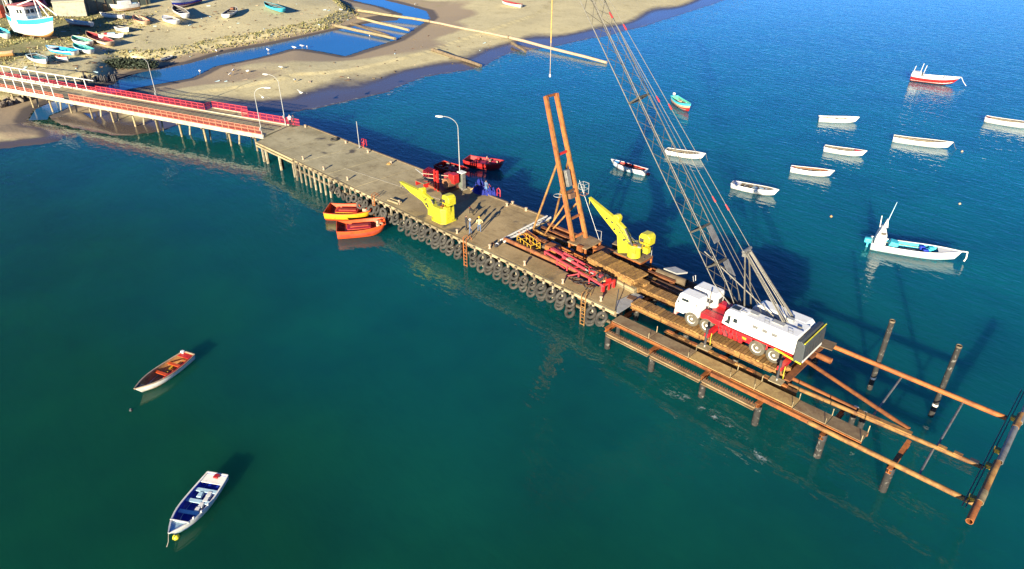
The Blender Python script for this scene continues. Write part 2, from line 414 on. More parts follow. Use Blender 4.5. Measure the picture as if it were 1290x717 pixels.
# ---------------------------------------------------------------- the setting: sea, terrain, stream
def seg_dist(X, Y, poly, closed=True):
    n = len(poly); best = np.full(X.shape, 1e9); inside = np.zeros(X.shape, bool)
    for i in range(n if closed else n-1):
        ax, ay = poly[i]; bx, by = poly[(i+1) % n]
        dx, dy = bx-ax, by-ay; L = dx*dx+dy*dy + 1e-9
        t = np.clip(((X-ax)*dx+(Y-ay)*dy)/L, 0, 1)
        best = np.minimum(best, np.hypot(X-ax-t*dx, Y-ay-t*dy))
        if closed and ay != by:
            c = ((ay > Y) != (by > Y)) & (X < (bx-ax)*(Y-ay)/(by-ay)+ax)
            inside ^= c
    return best, inside
SHORE_PX = [(930,-6),(900,5),(860,18),(815,32.6),(765,45),(725,53),(690,60),(660,64),(640,68),(622,77),(610,84.6),(575,91),(536,97),(508,108),(485,118),(455,125),(423,131),(393,138),(364,142),(330,141),(290,143),(255,149),(232,156),(215,162),(196,167),(165,171),(140,170.5),(120,167),(100,163),(80,158),(66,153),(58,149),(38,150),(46,156),(66,158),(80,163),(84,170),(76,178),(45,183),(0,188),(-60,196),(-160,215)]
shore_w = [at2(x, y) for x, y in SHORE_PX]
SEA_POLY = [(-190, 700), (-150, 420), (-128, 290)] + shore_w + [(-150, -90), (-190, -300), (1500, -300), (1500, 700)]
STREAM_PX = [(36,152),(45,138),(85,121),(125,110),(143,107),(150,101),(175,92),(210,86),(240,80),(280,68),(310,62),(340,57),(380,48),(425,38),(462,30),(480,27),(500,26),(508,18),(482,9),(451,2),(420,-8),(380,-25),
             (430,-25),(458,-8),(488,1.5),(519,9),(536,14),(541,23),(527,33),(512,43),(497,51),(465,61),(435,71),(410,66),(385,62),(365,62),(345,68),(320,74),(290,80),(270,84),(255,92),(240,99),(200,106),(165,112),(140,118),(100,130),(62,146),(60,151)]
STREAM_POLY = [at2(x, y) for x, y in STREAM_PX]
BAR_POLYS = [[at2(x, y) for x, y in [(390,54),(420,45),(462,41),(478,45),(452,53),(418,57)]], [at2(x, y) for x, y in [(478,38),(490,35),(497,37),(486,42)]], [at2(x, y) for x, y in [(455,24),(500,16),(520,31),(500,30),(470,28)]]]
MAIN_PX = [(-160,190),(-60,158),(0,137),(25,131),(45,124),(75,114),(105,108),(135,103),(143,97),(150,89),(162,82),(176,84),(200,80),(230,75),(290,62),(350,51),(420,36),(452,22),(438,8),(410,-6),(360,-25)]
MAIN_POLY = [at2(x, y) for x, y in MAIN_PX] + [(-500, 330), (-1500, 700), (-1500, -300), (-330, -300)]
def ground_fields(X, Y):
    ds, ins = seg_dist(X, Y, SEA_POLY); dt, int_ = seg_dist(X, Y, STREAM_POLY); dm, inm = seg_dist(X, Y, MAIN_POLY)
    water = ins | int_
    for bp in BAR_POLYS:
        db, inb = seg_dist(X, Y, bp); 
        int_ = int_ & ~inb; dt = np.where(inb, np.minimum(db, .9)*.5, dt)
    d = np.minimum(ds, dt)
    wob = .5*np.sin(X*.13+1.3)*np.sin(Y*.11) + .5*np.sin(X*.31+Y*.23)
    low = np.where(ds < dt, np.where((Y < 30) & (X < -112), .13, .045)*ds, .07*dt); low = 1.9*(1-np.exp(-low/1.9))
    low = low + np.clip(d/14, 0, 1)*.18*wob
    k = np.clip(dm/(4.2 + 1.0*wob), 0, 1); k = k*k*(3-2*k)
    low = np.maximum(low, .03)
    high = low + np.where(inm, k*1.5 + .033*np.maximum(dm-4, 0) + np.clip(dm/10, 0, 1)*.25*wob, 0)
    depth = np.where(ins, -.10-.10*ds, -.06-.10*dt)
    water = ins | int_
    h = np.where(water, np.maximum(np.where(ins & int_, np.minimum(-.1-.1*ds, -.06-.1*dt), depth), -4), high)
    return h, ds, dt, dm, inm, water
def axis_samples(spec):
    out = [spec[0][0]]
    for a, b, st in spec:
        n = max(1, int(round(abs(b-a)/st)))
        out += [a+(b-a)*(i+1)/n for i in range(n)]
    return np.array(out)
gx = axis_samples([(-1400, -420, 70), (-420, -270, 5), (-270, -200, 1.5), (-200, -100, .75)])
gy = axis_samples([(-250, -40, 20), (-40, 5, 2.5), (5, 150, .75), (150, 240, 1.5), (240, 320, 4), (320, 650, 25)])
GX, GY = np.meshgrid(gx, gy, indexing='ij')
GH, gds, gdt, gdm, ginm, gwat = ground_fields(GX.ravel(), GY.ravel())
nx, ny = len(gx), len(gy)
_H2 = GH.reshape(nx, ny)
def gz(x, y):                                        # ground height, read off the survey grid
    i = min(max(int(np.searchsorted(gx, x))-1, 0), nx-2); j = min(max(int(np.searchsorted(gy, y))-1, 0), ny-2)
    u = min(max((x-gx[i])/(gx[i+1]-gx[i]), 0), 1); v = min(max((y-gy[j])/(gy[j+1]-gy[j]), 0), 1)
    return float((_H2[i, j]*(1-u)+_H2[i+1, j]*u)*(1-v)+(_H2[i, j+1]*(1-u)+_H2[i+1, j+1]*u)*v)
def on_ground(px, py):
    z = 1.0
    for _ in range(25):
        q = at(px, py, z); z = .5*z + .5*max(gz(q[0], q[1]), 0.0)
    return Vector((q[0], q[1], z))
tm = bpy.data.meshes.new('beach_terrain')
vid = np.arange(nx*ny).reshape(nx, ny)
quads = np.stack([vid[:-1, :-1], vid[1:, :-1], vid[1:, 1:], vid[:-1, 1:]], -1).reshape(-1, 4)
keep = (GH[quads] > -3.5).any(1)
quads = quads[keep]
used = np.unique(quads); remap = -np.ones(nx*ny, int); remap[used] = np.arange(len(used))
tm.from_pydata(np.stack([GX.ravel(), GY.ravel(), GH], 1)[used].tolist(), [], remap[quads].tolist())
tm.materials.append(M['sand'])
tm.polygons.foreach_set('use_smooth', [True]*len(tm.polygons))
_rn = .5+.5*np.sin(GX.ravel()*.21+.7)*np.sin(GY.ravel()*.17+.3*np.sin(GX.ravel()*.4))
wetv = np.where(gwat, 1.0, np.maximum(1.25 - GH/.46*np.where(gds < gdt, 1.0, 2.2), 0)); wetv = np.clip(wetv, 0, 1)
mudv = np.clip(np.where(ginm, .9-gdm/3.0, np.clip(1.45-gdt/(6+12*_rn), 0, 1)), 0, 1)*np.where(gds+8 < gdt, .3, 1)
vx = GX.ravel(); vy = GY.ravel()
gpatch = np.clip((gdm-10)/14, 0, 1)*np.clip((70-vy)/14 + (-(vx+205))/60, 0, 1)*.75
gpatch = np.where(ginm, gpatch, 0) + np.where(ginm, np.clip(1-np.abs(gdm-3.2)/2.4, 0, 1)*.5, 0)
gpatch += np.where(~ginm & (vx < -175) & (vy > 140), .35, 0)
for nm, arr in (('wet', wetv), ('shine', np.where(gds < gdt, wetv, wetv*.3)), ('mud', mudv), ('grass', np.clip(gpatch, 0, 1))):
    a = tm.attributes.new(nm, 'FLOAT', 'POINT'); a.data.foreach_set('value', arr[used].astype(np.float32))
tm.update()
terrain = bpy.data.objects.new('beach_terrain', tm); col.objects.link(terrain); tag(terrain, kind='structure')

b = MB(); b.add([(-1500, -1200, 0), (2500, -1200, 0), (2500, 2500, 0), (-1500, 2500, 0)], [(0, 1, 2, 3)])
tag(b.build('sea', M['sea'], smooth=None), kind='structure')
b = MB(); b.add([(x, y, .035) for x, y in STREAM_POLY], [tuple(range(len(STREAM_POLY)))])
st = b.build('stream', M['stream'], smooth=None); tag(st, kind='structure')
b = MB(); b.add([(-1500, -1200, -6), (2500, -1200, -6), (2500, 2500, -6), (-1500, 2500, -6)], [(0, 1, 2, 3)])
tag(b.build('sea_bed', M['rock'], smooth=None), kind='structure')

# surf line along the open beach
def foam_strip(px, w0, w1, z, name):
    pts = [Vector((*at2(x, y), z)) for x, y in px]
    fine = []
    for i in range(len(pts)-1):
        n = max(1, int((pts[i+1]-pts[i]).length/1.2))
        fine += [pts[i].lerp(pts[i+1], k/n) for k in range(n)]
    fine.append(pts[-1])
    vs, fs, ed = [], [], []
    for i, q in enumerate(fine):
        t = (fine[min(i+1, len(fine)-1)]-fine[max(i-1, 0)]).normalized(); nrm = Vector((-t.y, t.x, 0))
        wv = .5*math.sin(i*.31)+.35*math.sin(i*.83+1)
        for k, (off, e) in enumerate(((-w0, 0), (-w0*.35, .8), (w1*.4, .75), (w1, 0))):
            p = q + nrm*(off+wv); vs.append(tuple(p)); ed.append(e)
        if i:
            o = (i-1)*4
            fs += [(o+k, o+k+1, o+k+5, o+k+4) for k in range(3)]
    me = bpy.data.meshes.new(name); me.from_pydata(vs, [], fs); me.materials.append(M['foam'])
    a = me.attributes.new('edge', 'FLOAT', 'POINT'); a.data.foreach_set('value', ed)
    o = bpy.data.objects.new(name, me); col.objects.link(o)
    return tag(o, 'thin broken line of white surf along the beach', None, None, 'stuff')
foam_strip([p for p in SHORE_PX if 360 < p[0] < 940], 1.3, 1.6, .05, 'surf_foam')

# ---------------------------------------------------------------- the approach bridge
DZ = 2.8                                            # deck level of bridge and pier
bu = Vector((.9455, .3256, 0)).normalized(); bn = Vector((-bu.y, bu.x, 0))
B0 = Vector((-91.2, 42.25, 0))                      # near seaward corner of the bridge; runs back along -bu
BW, BL = 5.6, 96.0
brz = math.atan2(bu.y, bu.x)
bridge = thing('approach_bridge', 'long narrow concrete approach bridge with red railings running from the beach to the pier', 'bridge', (B0.x, B0.y, 0), brz)
# local frame: x along bu (negative towards land), y across (0 near .. BW far)
for i in range(16):
    x1, x0 = -i*6.0, -(i+1)*6.0
    MB().box(((x0+x1)/2, BW/2, DZ-.16), (5.98, BW-.5, .3)).build('deck_slab', M['concrete'], bridge)
for y in (.12, BW-.12):
    MB().box((-BL/2, y, DZ-.17), (BL, .24, .62)).build('edge_beam', M['concrete_pale'], bridge, bev=.02)
for y in (1.2, BW-1.2):
    MB().box((-BL/2, y, DZ-.56), (BL, .3, .48)).build('girder', M['timber_grey'], bridge)
pv = MB().tube((0, 0, -3), (0, 0, 2.3), .14, n=8).mesh('pile', M['timber_pale'], 40)
pr = MB().tube((0, -.0, -3), (0, 1.3, 2.3), .14, n=8).mesh('raked_pile', M['post'], 40)
cp = MB().box((0, 0, 0), (.32, BW-.6, .3)).mesh('pile_cap', M['timber_grey'], None)
for i in range(13):
    x = -2.4 - i*5.1
    inst('pile', pv, bridge, (x, .7, 0)); inst('pile', pv, bridge, (x, BW-.8, 0))
    inst('raked_pile', pr, bridge, (x+.35, 1.2 if i % 2 else .9, 0), (0, 0, 0 if i % 2 else math.pi*.16))
    inst('pile_cap', cp, bridge, (x, BW/2, 2.15))
# railings: panels of red plates in a pale frame
def rail_panel_mesh(name, red, pale, w=1.25, h=1.02):
    b = MB()
    b.box((0, 0, h/2), (.08, .08, h), 1)
    for z, m_ in ((.08, 0), (.54, 1), (h-.03, 1)): b.box((w/2, 0, z), (w-.085, .05, .07), m_)
    for k in range(8): b.box((.12+k*.145, .006, h/2), (.042, .022, h-.1), 0)
    return b.mesh(name, [red, pale], None)
M['rail_pale'] = pm('rail_faded_coral', (.46, .20, .12), (.36, .13, .075), 2, .5, .7, .6)
rp_n = rail_panel_mesh('rail_panel', M['coral'], M['rail_pale'])
rp_f = rail_panel_mesh('rail_panel', M['crimson'], M['pinkred'])
def tall_frame_mesh():
    b = MB()
    b.box((0, 0, .95), (.14, .12, 1.9), 0); b.box((1.25, 0, 1.87), (2.36, .1, .11), 0); b.box((1.25, 0, .06), (2.4, .06, .06), 0)
    return b.mesh('tall_rail_frame', [M['white']], None)
tf = tall_frame_mesh()
zr = DZ+.14
for i in range(33):                                    # near side
    inst('rail_panel', rp_n, bridge, (-.3-(i+1)*1.25, .12, zr))
for i in range(10):
    x = -43.0-(i+1)*2.5
    inst('tall_rail_frame', tf, bridge, (x, .12, zr))
    for k in range(2): inst('rail_panel', rp_n, bridge, (x+k*1.25, .12, zr), sc=(1, 1, .72))
bay0, bay1 = -17.2, -10.0                              # passing bay on the far side
i = 0; x = 1.5
for i in range(9): inst('rail_panel', rp_f, bridge, (2.0-(i+1)*1.25, BW-.12, zr))
for i in range(6): inst('rail_panel', rp_f, bridge, (bay1+.4-(i+1)*1.25, BW+1.5, zr))
inst('rail_panel', rp_f, bridge, (bay0+.15, BW-.12, zr), (0, 0, math.pi/2))
MB().box(((bay0+bay1)/2, BW+.75, DZ-.15), (bay1-bay0+.3, 1.66, .3)).build('bay_slab', M['concrete'], bridge)
MB().box(((bay0+bay1)/2, BW+1.66, DZ-.12), (bay1-bay0+.3, .14, .5)).build('bay_edge_beam', M['concrete_pale'], bridge)
for i in range(20): inst('rail_panel', rp_f, bridge, (bay0-(i+1)*1.25, BW-.12, zr))
for i in range(12):
    x = bay0-25.0-(i+1)*2.5
    inst('tall_rail_frame', tf, bridge, (x, BW-.12, zr))
    for k in range(2): inst('rail_panel', rp_f, bridge, (x+k*1.25, BW-.12, zr), sc=(1, 1, .72))

# ---------------------------------------------------------------- the pier
pier = thing('pier', 'long concrete pier deck on timber fender posts with worn tan surface', 'pier', (-60, 45, 0))
def W(x, y, z=0): return (x+60, y-45, z)              # world -> pier frame
YN, YF = 40.55, 49.95
slabs = [[(-89.6, YN), (-84.0, YN), (-84.0, YF-.6), (-91.0, 49.2), (-93.4, 47.9)]]
xs = [-84.0, -78, -72, -66, -60, -54, -48.6, -43.9]
for a, c in zip(xs[:-1], xs[1:]):
    ya = YF-.6+(a+84)/40*.9; yc = YF-.6+(c+84)/40*.9
    slabs.append([(a+.02, YN), (c-.02, YN), (c-.02, yc), (a+.02, ya)])
slabs.append([(-43.88, YN), (-36.0, YN), (-36.0, 42.75), (-43.88, 42.75)])
slabs.append([(-35.98, YN), (-31.2, YN), (-31.2, 42.6), (-35.98, 42.6)])
slabs.append([(-31.18, YN), (-27.9, YN), (-27.9, 43.9), (-31.18, 44.6)])
for k, s in enumerate(slabs):
    MB().prism([W(*q)[:2] for q in s], DZ-.35-.001*k, DZ+.001*(k % 3)).build('deck_slab', M['concrete'], pier, bev=.015)
MB().box(W(-58.5, YN+.5, DZ-.62), (62, .45, .5)).build('girder', M['timber_grey'], pier)
for y in (44.0, 47.0, 49.0): MB().box(W(-67.5, y, DZ-.62), (46, .45, .5)).build('girder', M['timber_grey'], pier)
# fender wales
for i in range(12):
    x0 = -79.6+i*4.33
    MB().box(W(x0+2.16, YN-.2, DZ-.12), (4.31, .28, .26)).build('fender_wale', M['timber_pale'], pier, bev=.02)
for z in (DZ-.1, DZ-.52): MB().box(W(-84.75, YN-.2, z), (9.9, .26, .24)).build('fender_wale', M['timber_pale'], pier, bev=.02)
fp = MB().box((0, 0, 0), (.17, .16, 2.7)).mesh('fender_post', M['post'], None)
fps = MB().box((0, 0, .5), (.17, .16, 1.7)).mesh('fender_post', M['post'], None)
fpx = [-79.3+i*1.15 for i in range(45)]
for i, x in enumerate(fpx):
    if abs(x+31.07) < .5 or abs(x+46.1) < .4: continue
    inst('fender_post', fp if x < -70.6 else fps, pier, W(x, YN-.32, 1.25), (0, 0, 0), (1, 1, 1))
    MB().box(W(x, YN-.46, DZ-.08), (.24, .16, .16)).build('wale_block', M['timber_grey'], pier)
MB().box(W(-54, YN-.16, 1.55), (52, .2, .22)).build('lower_wale', M['timber_grey'], pier)
bp_ = MB().tube((0, 0, -4), (0, 0, 2.0), .2, n=9).mesh('bearing_pile', M['pile'], 40)
for i in range(16):
    x = -88.5+i*4.05
    for y in ((YN+.5, 44.0, 47.0, 49.0) if x < -44 else (YN+.6, 42.3)):
        inst('bearing_pile', bp_, pier, W(x, y, 0))
fp2 = MB().box((0, 0, 0), (.24, .22, 2.6)).mesh('fender_post', M['post'], None)
for x in (-88.9, -87.9, -84.2, -80.6): inst('fender_post', fp2, pier, W(x, YN+.1, 1.0))
# far edge kerb
MB().beam(W(-90.9, 49.1, DZ+.06), W(-43.9, 50.15, DZ+.06), .2, .10).build('kerb', M['timber_grey'], pier)
# mooring bollards
def bollard_mesh():
    b = MB(); b.lathe([(.19, 0), (.19, .05), (.12, .09), (.11, .34), (.19, .42), (.2, .5), (.12, .56), (.02, .57)], 12); return b.mesh('bollard', M['cream'], 45)
bm_ = bollard_mesh()
for px, py in [(382,201),(408,214),(438,227),(503,257),(576,294),(617,313),(661,334),(709,357),(757,379)]:
    q = at(px, py, DZ); inst('bollard', bm_, pier, W(q[0], max(q[1], YN+.25), DZ+.001), sc=(.8, .8, .85))
for px, py in [(386,160),(437,180),(465,192),(494,206),(640,259),(647,257),(664,265)]:
    q = at(px, py, DZ); inst('bollard', bm_, pier, W(q[0], q[1]-.15, DZ+.001), sc=(.95, .95, .7))
# long white joint strip on the deck
p0, p1 = at(434, 212, DZ+.005), at(560, 253, DZ+.005)
MB().beam(W(p0[0], p0[1], DZ+.008), W(p1[0], p1[1], DZ+.008), .10, .012).build('joint_strip', M['concrete_pale'], pier)

# ladders on the pier side
def ladder(px, label, mats, top=.5):
    q = at(px[0], px[1], DZ)
    t = thing('pier_ladder', label, 'ladder', (q[0], YN-.38, 0))
    for s in (-.22, .22): MB().box((s, 0, 1.35), (.07, .07, 3.2+top)).build('ladder_rail', mats, t)
    for k in range(8): MB().box((0, 0, .1+k*.36), (.37, .05, .06)).build('rung', mats, t)
    for s in (-.22, .22): MB().path([(s, 0, 2.9), (s, .1, 3.25), (s, .5, 3.3), (s, .7, 3.0), (s, .7, 2.82)], .03).build('hand_loop', mats, t)
ladder((733, 377), 'yellow steel ladder on the pier side between tyre fenders nearest the ramp', M['rust_y'])
ladder((589, 303), 'orange steel ladder on the pier side beside the three standing people', M['rust_o'])
ladder((472, 249), 'orange steel ladder on the pier side beside the moored orange boats', M['rust_o'])

# tyre fenders threaded on the fender posts
prof = []
for k in range(12):
    t = 2*math.pi*k/12
    prof.append((.40+.155*math.cos(t), .15*math.sin(t)*(1.0 if math.cos(t) > 0 else .9)))
tyre_me = MB().lathe(prof, 20, closed=True).mesh('tyre_fender', M['tyre'], 80)
n_t = 0
for i, x in enumerate(fpx):
    if x < -70.6 or abs(x+31.07) < .55 or abs(x+46.1) < .45: continue
    big = x > -58
    for k in range((3 if random.random() > .15 else 2) if big else 2):
        if random.random() < (.04 if big else .15): continue
        tilt = R(random.uniform(38, 58) if big else random.uniform(55, 85))
        s = random.uniform(.85, 1.12)
        o = inst('tyre_fender', tyre_me, None, (x+random.uniform(-.1, .1), YN-.52-random.uniform(0, .12)-.04*k, (1.95 if big else 1.75)-k*.44+random.uniform(-.08, .06)), (tilt, random.uniform(-.12, .12), random.uniform(-.2, .2)), (s, s, s))
        tag(o, 'worn black tyre hung as a fender along the near side of the pier', 'tyre', 'tyre fenders along the pier'); n_t += 1

# street lamps
def lamp(px, h, label, arm=(1.5, 0), head=True, r=.055):
    q = at(px[0], px[1], DZ)
    t = thing('street_lamp', label, 'street lamp', (q[0], q[1], DZ))
    MB().lathe([(.16, 0), (.16, .04), (.10, .06), (r*1.15, .5), (r*.75, h*.86)], 10).build('pole', M['galv'], t)
    MB().box((0, -.12, 1.3), (.22, .16, .42)).build('switch_box', M['galv'], t)
    if head:
        ax, ay = arm; pts = []
        for k in range(9):
            a = k/8*math.pi*.55
            pts.append((ax*(1-math.cos(a))/(1-math.cos(math.pi*.55)), ay*(1-math.cos(a))/(1-math.cos(math.pi*.55)), h*.86+h*.15*math.sin(a)))
        MB().path(pts, r*.65).build('arm', M['galv'], t)
        e = Vector(pts[-1]); d = Vector((ax, ay, 0)).normalized()
        b = MB(); b.beam(e-d*.1, e+d*.25, .16, .12, 0, .34, .18); b.beam(e+d*.25, e+d*.75, .34, .18, 0, .2, .1); b.build('lamp_head', M['white'], t, bev=.02)
    return t
lamp((199, 128), 7.0, 'tall curved street lamp at the far railing over the stream', (-1.4, -1.0))
lamp((331, 174), 7.0, 'curved street lamp at the near corner where bridge meets pier', (1.3, 1.1))
lamp((360, 158), 7.2, 'curved street lamp at the far corner where bridge meets pier', (-1.6, -.7))
lamp((580, 236), 8.3, 'tallest curved street lamp beside the cabinet on the far pier edge', (-1.5, -1.0))
lamp((51, 103), 6.5, 'thin lamp pole behind the tall railing at the landward bridge end', (-.6, -.5), False, .05)
q = at(453, 187, DZ)
t = thing('slim_pole', 'slim pale pole beside small red hoop on the far pier edge', 'pole', (q[0], q[1], DZ))
MB().tube((0, 0, 0), (0, 0, 3.7), .05, n=8).build('shaft', M['galv'], t); MB().box((0, 0, .04), (.3, .3, .08)).build('base_plate', M['steel'], t)
q = at(457, 186, DZ)
t = thing('ladder_hoop', 'small red hoop of a ladder at the far pier edge', 'ladder', (q[0], q[1], DZ))
for s in (-.25, .25): MB().path([(s, 0, 0), (s, 0, .9), (s, .15, 1.1), (s, .45, 1.1), (s, .5, .2)], .05).build('hoop', M['red'], t)
for z in (.35, .7): MB().box((0, 0, z), (.46, .06, .06)).build('rung', M['red'], t)
# old tyre and mooring rope lying on deck
q = at(421, 176, DZ+.1)
o = inst('old_tyre', tyre_me, None, (q[0], q[1], DZ+.12), (.05, 0, 0), (1, 1, 1)); tag(o, 'single black tyre lying flat on the landward half of the deck', 'tyre')
q = at(490, 207, DZ)
t = thing('mooring_rope_coil', 'small coil of yellowish mooring rope near the far deck edge', 'rope', (q[0], q[1], DZ))
for k in range(3): MB().lathe([(.30-.06*k+.03*math.cos(a), .04+.05*k+.03*math.sin(a)) for a in [j*math.pi/3 for j in range(6)]], 14, closed=True).build('rope_turn', M['rope'], t)
q = at(497, 255, DZ)
t = thing('timber_step', 'short pale timber step frame by the near pier edge', 'step', (q[0], q[1], DZ), .1)
for k in range(2): MB().box((0, .25-.45*k, .14), (1.7, .16, .2)).build('timber', M['timber_pale'], t)

# ---------------------------------------------------------------- works platform beyond the deck
plat = thing('works_platform', 'rusty steel working platform of beams and piles beyond the deck', 'platform', (-20, 44, 0))
def V(x, y, z=0): return (x+20, y-44, z)
# near pile row with cross beams
pl_me = MB().hollow((0, 0, -5), (0, 0, 1.75), .24, .03, n=12).mesh('pile', M['pile'], 40)
for x in (-27.2, -22.8, -18.2, -13.8, -9.2, -4.9):
    inst('pile', pl_me, plat, V(x, 39.0))
    MB().ibeam(V(x, 38.55, 2.02), V(x, 42.2, 2.02), .28, .36, .03).build('cross_beam', M['rust_o'], plat)
for x in (-9.2, -4.9):
    MB().hollow((0, 0, 0), (0, 0, .5), .26, .03).build('pile_collar', M['dark'], plat, V(x, 39.0, 1.6))
# ribbed sheet pile waler below the near edge
for x0, x1 in ((-27.0, -22.9), (-22.7, -18.3), (-18.1, -13.9)):
    MB().ibeam(V(x0, 38.55, 1.78), V(x1, 38.55, 1.78), .42, .3, .04).build('waler', M['walk'], plat)
    n = int((x1-x0)/.2)
    b = MB()
    rib = MB().box((0, 0, 0), (.06, .26, .12)).mesh('rib', M['rust_d'], None)
    for k in range(n): inst('rib', rib, plat, V(x0+.1+k*.2, 38.66, 2.01))
# walkway panels
M['plank_tan'] = pm('plate_tan', (.40, .27, .10), (.28, .17, .06), 1.3, .42, .62, .75, bump=.3, bscale=18)
wx = [(-27.05, -23.4), (-23.38, -19.8), (-19.78, -16.3), (-16.28, -14.4), (-14.38, -11.6), (-11.58, -9.3), (-9.28, -6.95)]
for k, (x0, x1) in enumerate(wx):
    z = 2.74 if k not in (3, 4) else 2.80
    MB().box(V((x0+x1)/2, 39.72, z), (x1-x0-.03, 1.16, .07)).build('walkway_plate', M['walk'] if k not in (2, 3, 4) else M['plank_tan'], plat)
    MB().ibeam(V(x0, 39.12, 2.58), V(x1, 39.12, 2.58), .16, .26, .03).build('edge_channel', M['rust_o'], plat)
    MB().ibeam(V(x0, 40.3, 2.58), V(x1, 40.3, 2.58), .16, .26, .03).build('edge_channel', M['rust'], plat)
    MB().tube(V(x1-.05, 40.28, 2.7), V(x1-.05, 40.28, 3.35), .03, n=6).build('stanchion', M['timber_pale'], plat)
    MB().tube(V(x1-.05, 39.16, 2.7), V(x1-.05, 39.16, 3.25), .025, n=6).build('stanchion', M['timber_pale'], plat)
MB().box(V(-13.9, 38.95, 2.5), (.0001+7.6, .3, .3)).build('edge_box_beam', M['rust_o'], plat, bev=.02)
# rusty runway beam with packing, under the outriggers
MB().ibeam(V(-23.2, 41.15, 2.42), V(-12.2, 41.15, 2.42), .42, .42, .05).build('runway_beam', M['rust_y'], plat)
for k in range(9):
    x = -22.8+k*1.2+random.uniform(-.2, .2)
    MB().box(V(x, 41.15+random.uniform(-.05, .05), 2.69), (random.uniform(.5, .95), random.uniform(.22, .34), .1), rz=random.uniform(-.05, .05)).build('packing_plate', M['rust_y'] if k % 2 else M['rust_o'], plat)
# plank tracks under the crane
plank_me = MB().box((0, 0, 0), (.245, 1.16, .12)).mesh('plank', M['timber'], None)
for y, x0, x1 in ((42.62, -27.3, -13.6), (45.2, -28.6, -13.6)):
    n = int((x1-x0)/.30)
    for k in range(n):
        inst('plank', plank_me, plat, V(x0+.15+k*.30, y+random.uniform(-.05, .05), 3.02+random.uniform(-.012, .012)), (0, 0, random.uniform(-.012, .012)))
    for s in (-.5, .5):
        MB().ibeam(V(x0, y+s, 2.76), V(x1, y+s, 2.76), .22, .38, .04).build('track_beam', M['rust_y'], plat)
# cross beams carrying the tracks
for x in (-27.2, -22.8, -18.2, -13.75):
    MB().ibeam(V(x, 42.25, 2.3), V(x, 49.2, 2.3), .32, .44, .04).build('cross_beam', M['rust'], plat)
for x in (-22.8, -18.2, -13.8): inst('pile', pl_me, plat, V(x, 44.0)); inst('pile', pl_me, plat, V(x, 48.9))
MB().box(V(-13.35, 45.0, 2.62), (.5, 6.2, .16)).build('end_plate', M['rust'], plat)
# longitudinal beams over the open bay between deck and crane
for y, x0, x1, z, m in ((43.15, -43.6, -31.4, 2.86, 'rust'), (46.25, -43.7, -28.4, 2.45, 'rust'), (47.45, -43.7, -28.4, 2.5, 'rust_y'), (48.35, -43.4, -27.0, 2.5, 'rust'), (49.45, -43.4, -34.0, 2.5, 'rust')):
    if y < 44: MB().hollow(V(x0, y, z+.12), V(x1, y, z+.12), .2, .03).build('pipe', M['rust'], plat)
    else: MB().ibeam(V(x0, y, z), V(x1, y, z), .34, .40, .04).build('bay_beam', M[m], plat)
for x in (-43.3, -39.5, -35.5, -31.5, -28.0):
    MB().ibeam(V(x, 42.9, 2.12), V(x, 50.0, 2.12), .3, .34, .04).build('cross_beam', M['rust_d'], plat)
    for y in (44.2, 46.9, 49.6): inst('pile', pl_me, plat, V(x, y, 0))
# decking left in the bay: dark plates
MB().box(V(-38.0, 44.6, 2.30), (10.6, 2.2, .06)).build('bay_plate', M['rust_d'], plat)
MB().box(V(-38.3, 48.9, 2.34), (9.6, 1.9, .05)).build('bay_plate', M['rust_d'], plat)
# far side pipes
for (x0, y0, x1, y1, z, r, m) in ((-33.4, 48.7, -29.6, 48.3, 2.95, .16, 'rust_o'), (-29.3, 49.0, -26.2, 49.1, 2.5, .36, 'timber_grey'), (-29.0, 46.85, -24.2, 46.5, 2.6, .22, 'rust'), (-34.6, 50.0, -17.0, 49.7, 1.9, .45, 'rust_d'), (-28.5, 47.7, -15.0, 47.6, 2.2, .40, 'rust_d')):
    MB().hollow(V(x0, y0, z), V(x1, y1, z), r, .03, n=14).build('pipe', M[m], plat)
MB().prism([V(-28.9, 49.4)[:2], V(-27.5, 49.4)[:2], V(-26.9, 50.3)[:2], V(-28.3, 50.4)[:2]], 2.75, 2.9).build('landing_plate', M['galv'], plat)
MB().box(V(-34.7, 50.2, 2.9), (1.0, .9, .5), rz=.2).build('timber_box', M['timber_grey'], plat)
# seaward frame: three long pipes, diagonal, ties and end boom
MB().tube(V(-13.2, 41.72, 2.5), V(-.75, 42.45, 2.5), .15, n=12).build('frame_pipe', M['rust_y'], plat)
MB().tube(V(-13.4, 42.6, 2.5), V(-8.2, 42.4, 2.5), .16, n=12).build('frame_pipe', M['rust_o'], plat)
MB().tube(V(-10.3, 38.85, 2.5), V(-.4, 38.85, 2.5), .17, n=12).build('frame_pipe', M['rust_y'], plat)
MB().tube(V(-13.4, 48.62, 2.55), V(-.9, 48.58, 2.55), .18, n=12).build('frame_pipe', M['rust_o'], plat)
MB().tube(V(-13.5, 45.1, 2.75), V(-5.2, 42.6, 2.7), .15, n=12).build('diagonal_pipe', M['rust_o'], plat)
MB().box(V(-6.6, 42.15, 2.72), (3.4, .34, .09), rz=.055).build('splice_plate', M['rust_y'], plat)
MB().hollow(V(-14.2, 46.7, 2.5), V(-12.0, 46.68, 2.5), .24, .03).build('pipe_stub', M['rust_o'], plat)
MB().box(V(-13.1, 48.05, 2.86), (1.3, 1.2, .06), rz=.1).build('corner_plate', M['walk'], plat)
for k in range(3): MB().box(V(-3.1+.9*k, 42.33+.05*k, 2.7), (.5, .3, .06)).build('paint_band', M['rust_y'] if k != 2 else M['dark'], plat)
for x, y0, y1 in ((-7.45, 42.2, 48.6), (-3.4, 38.8, 42.4), (-3.4, 42.4, 48.5)):
    MB().tube(V(x, y0, 2.42), V(x-.1, y1, 2.42), .07, n=8).build('tie_bar', M['steel'], plat)
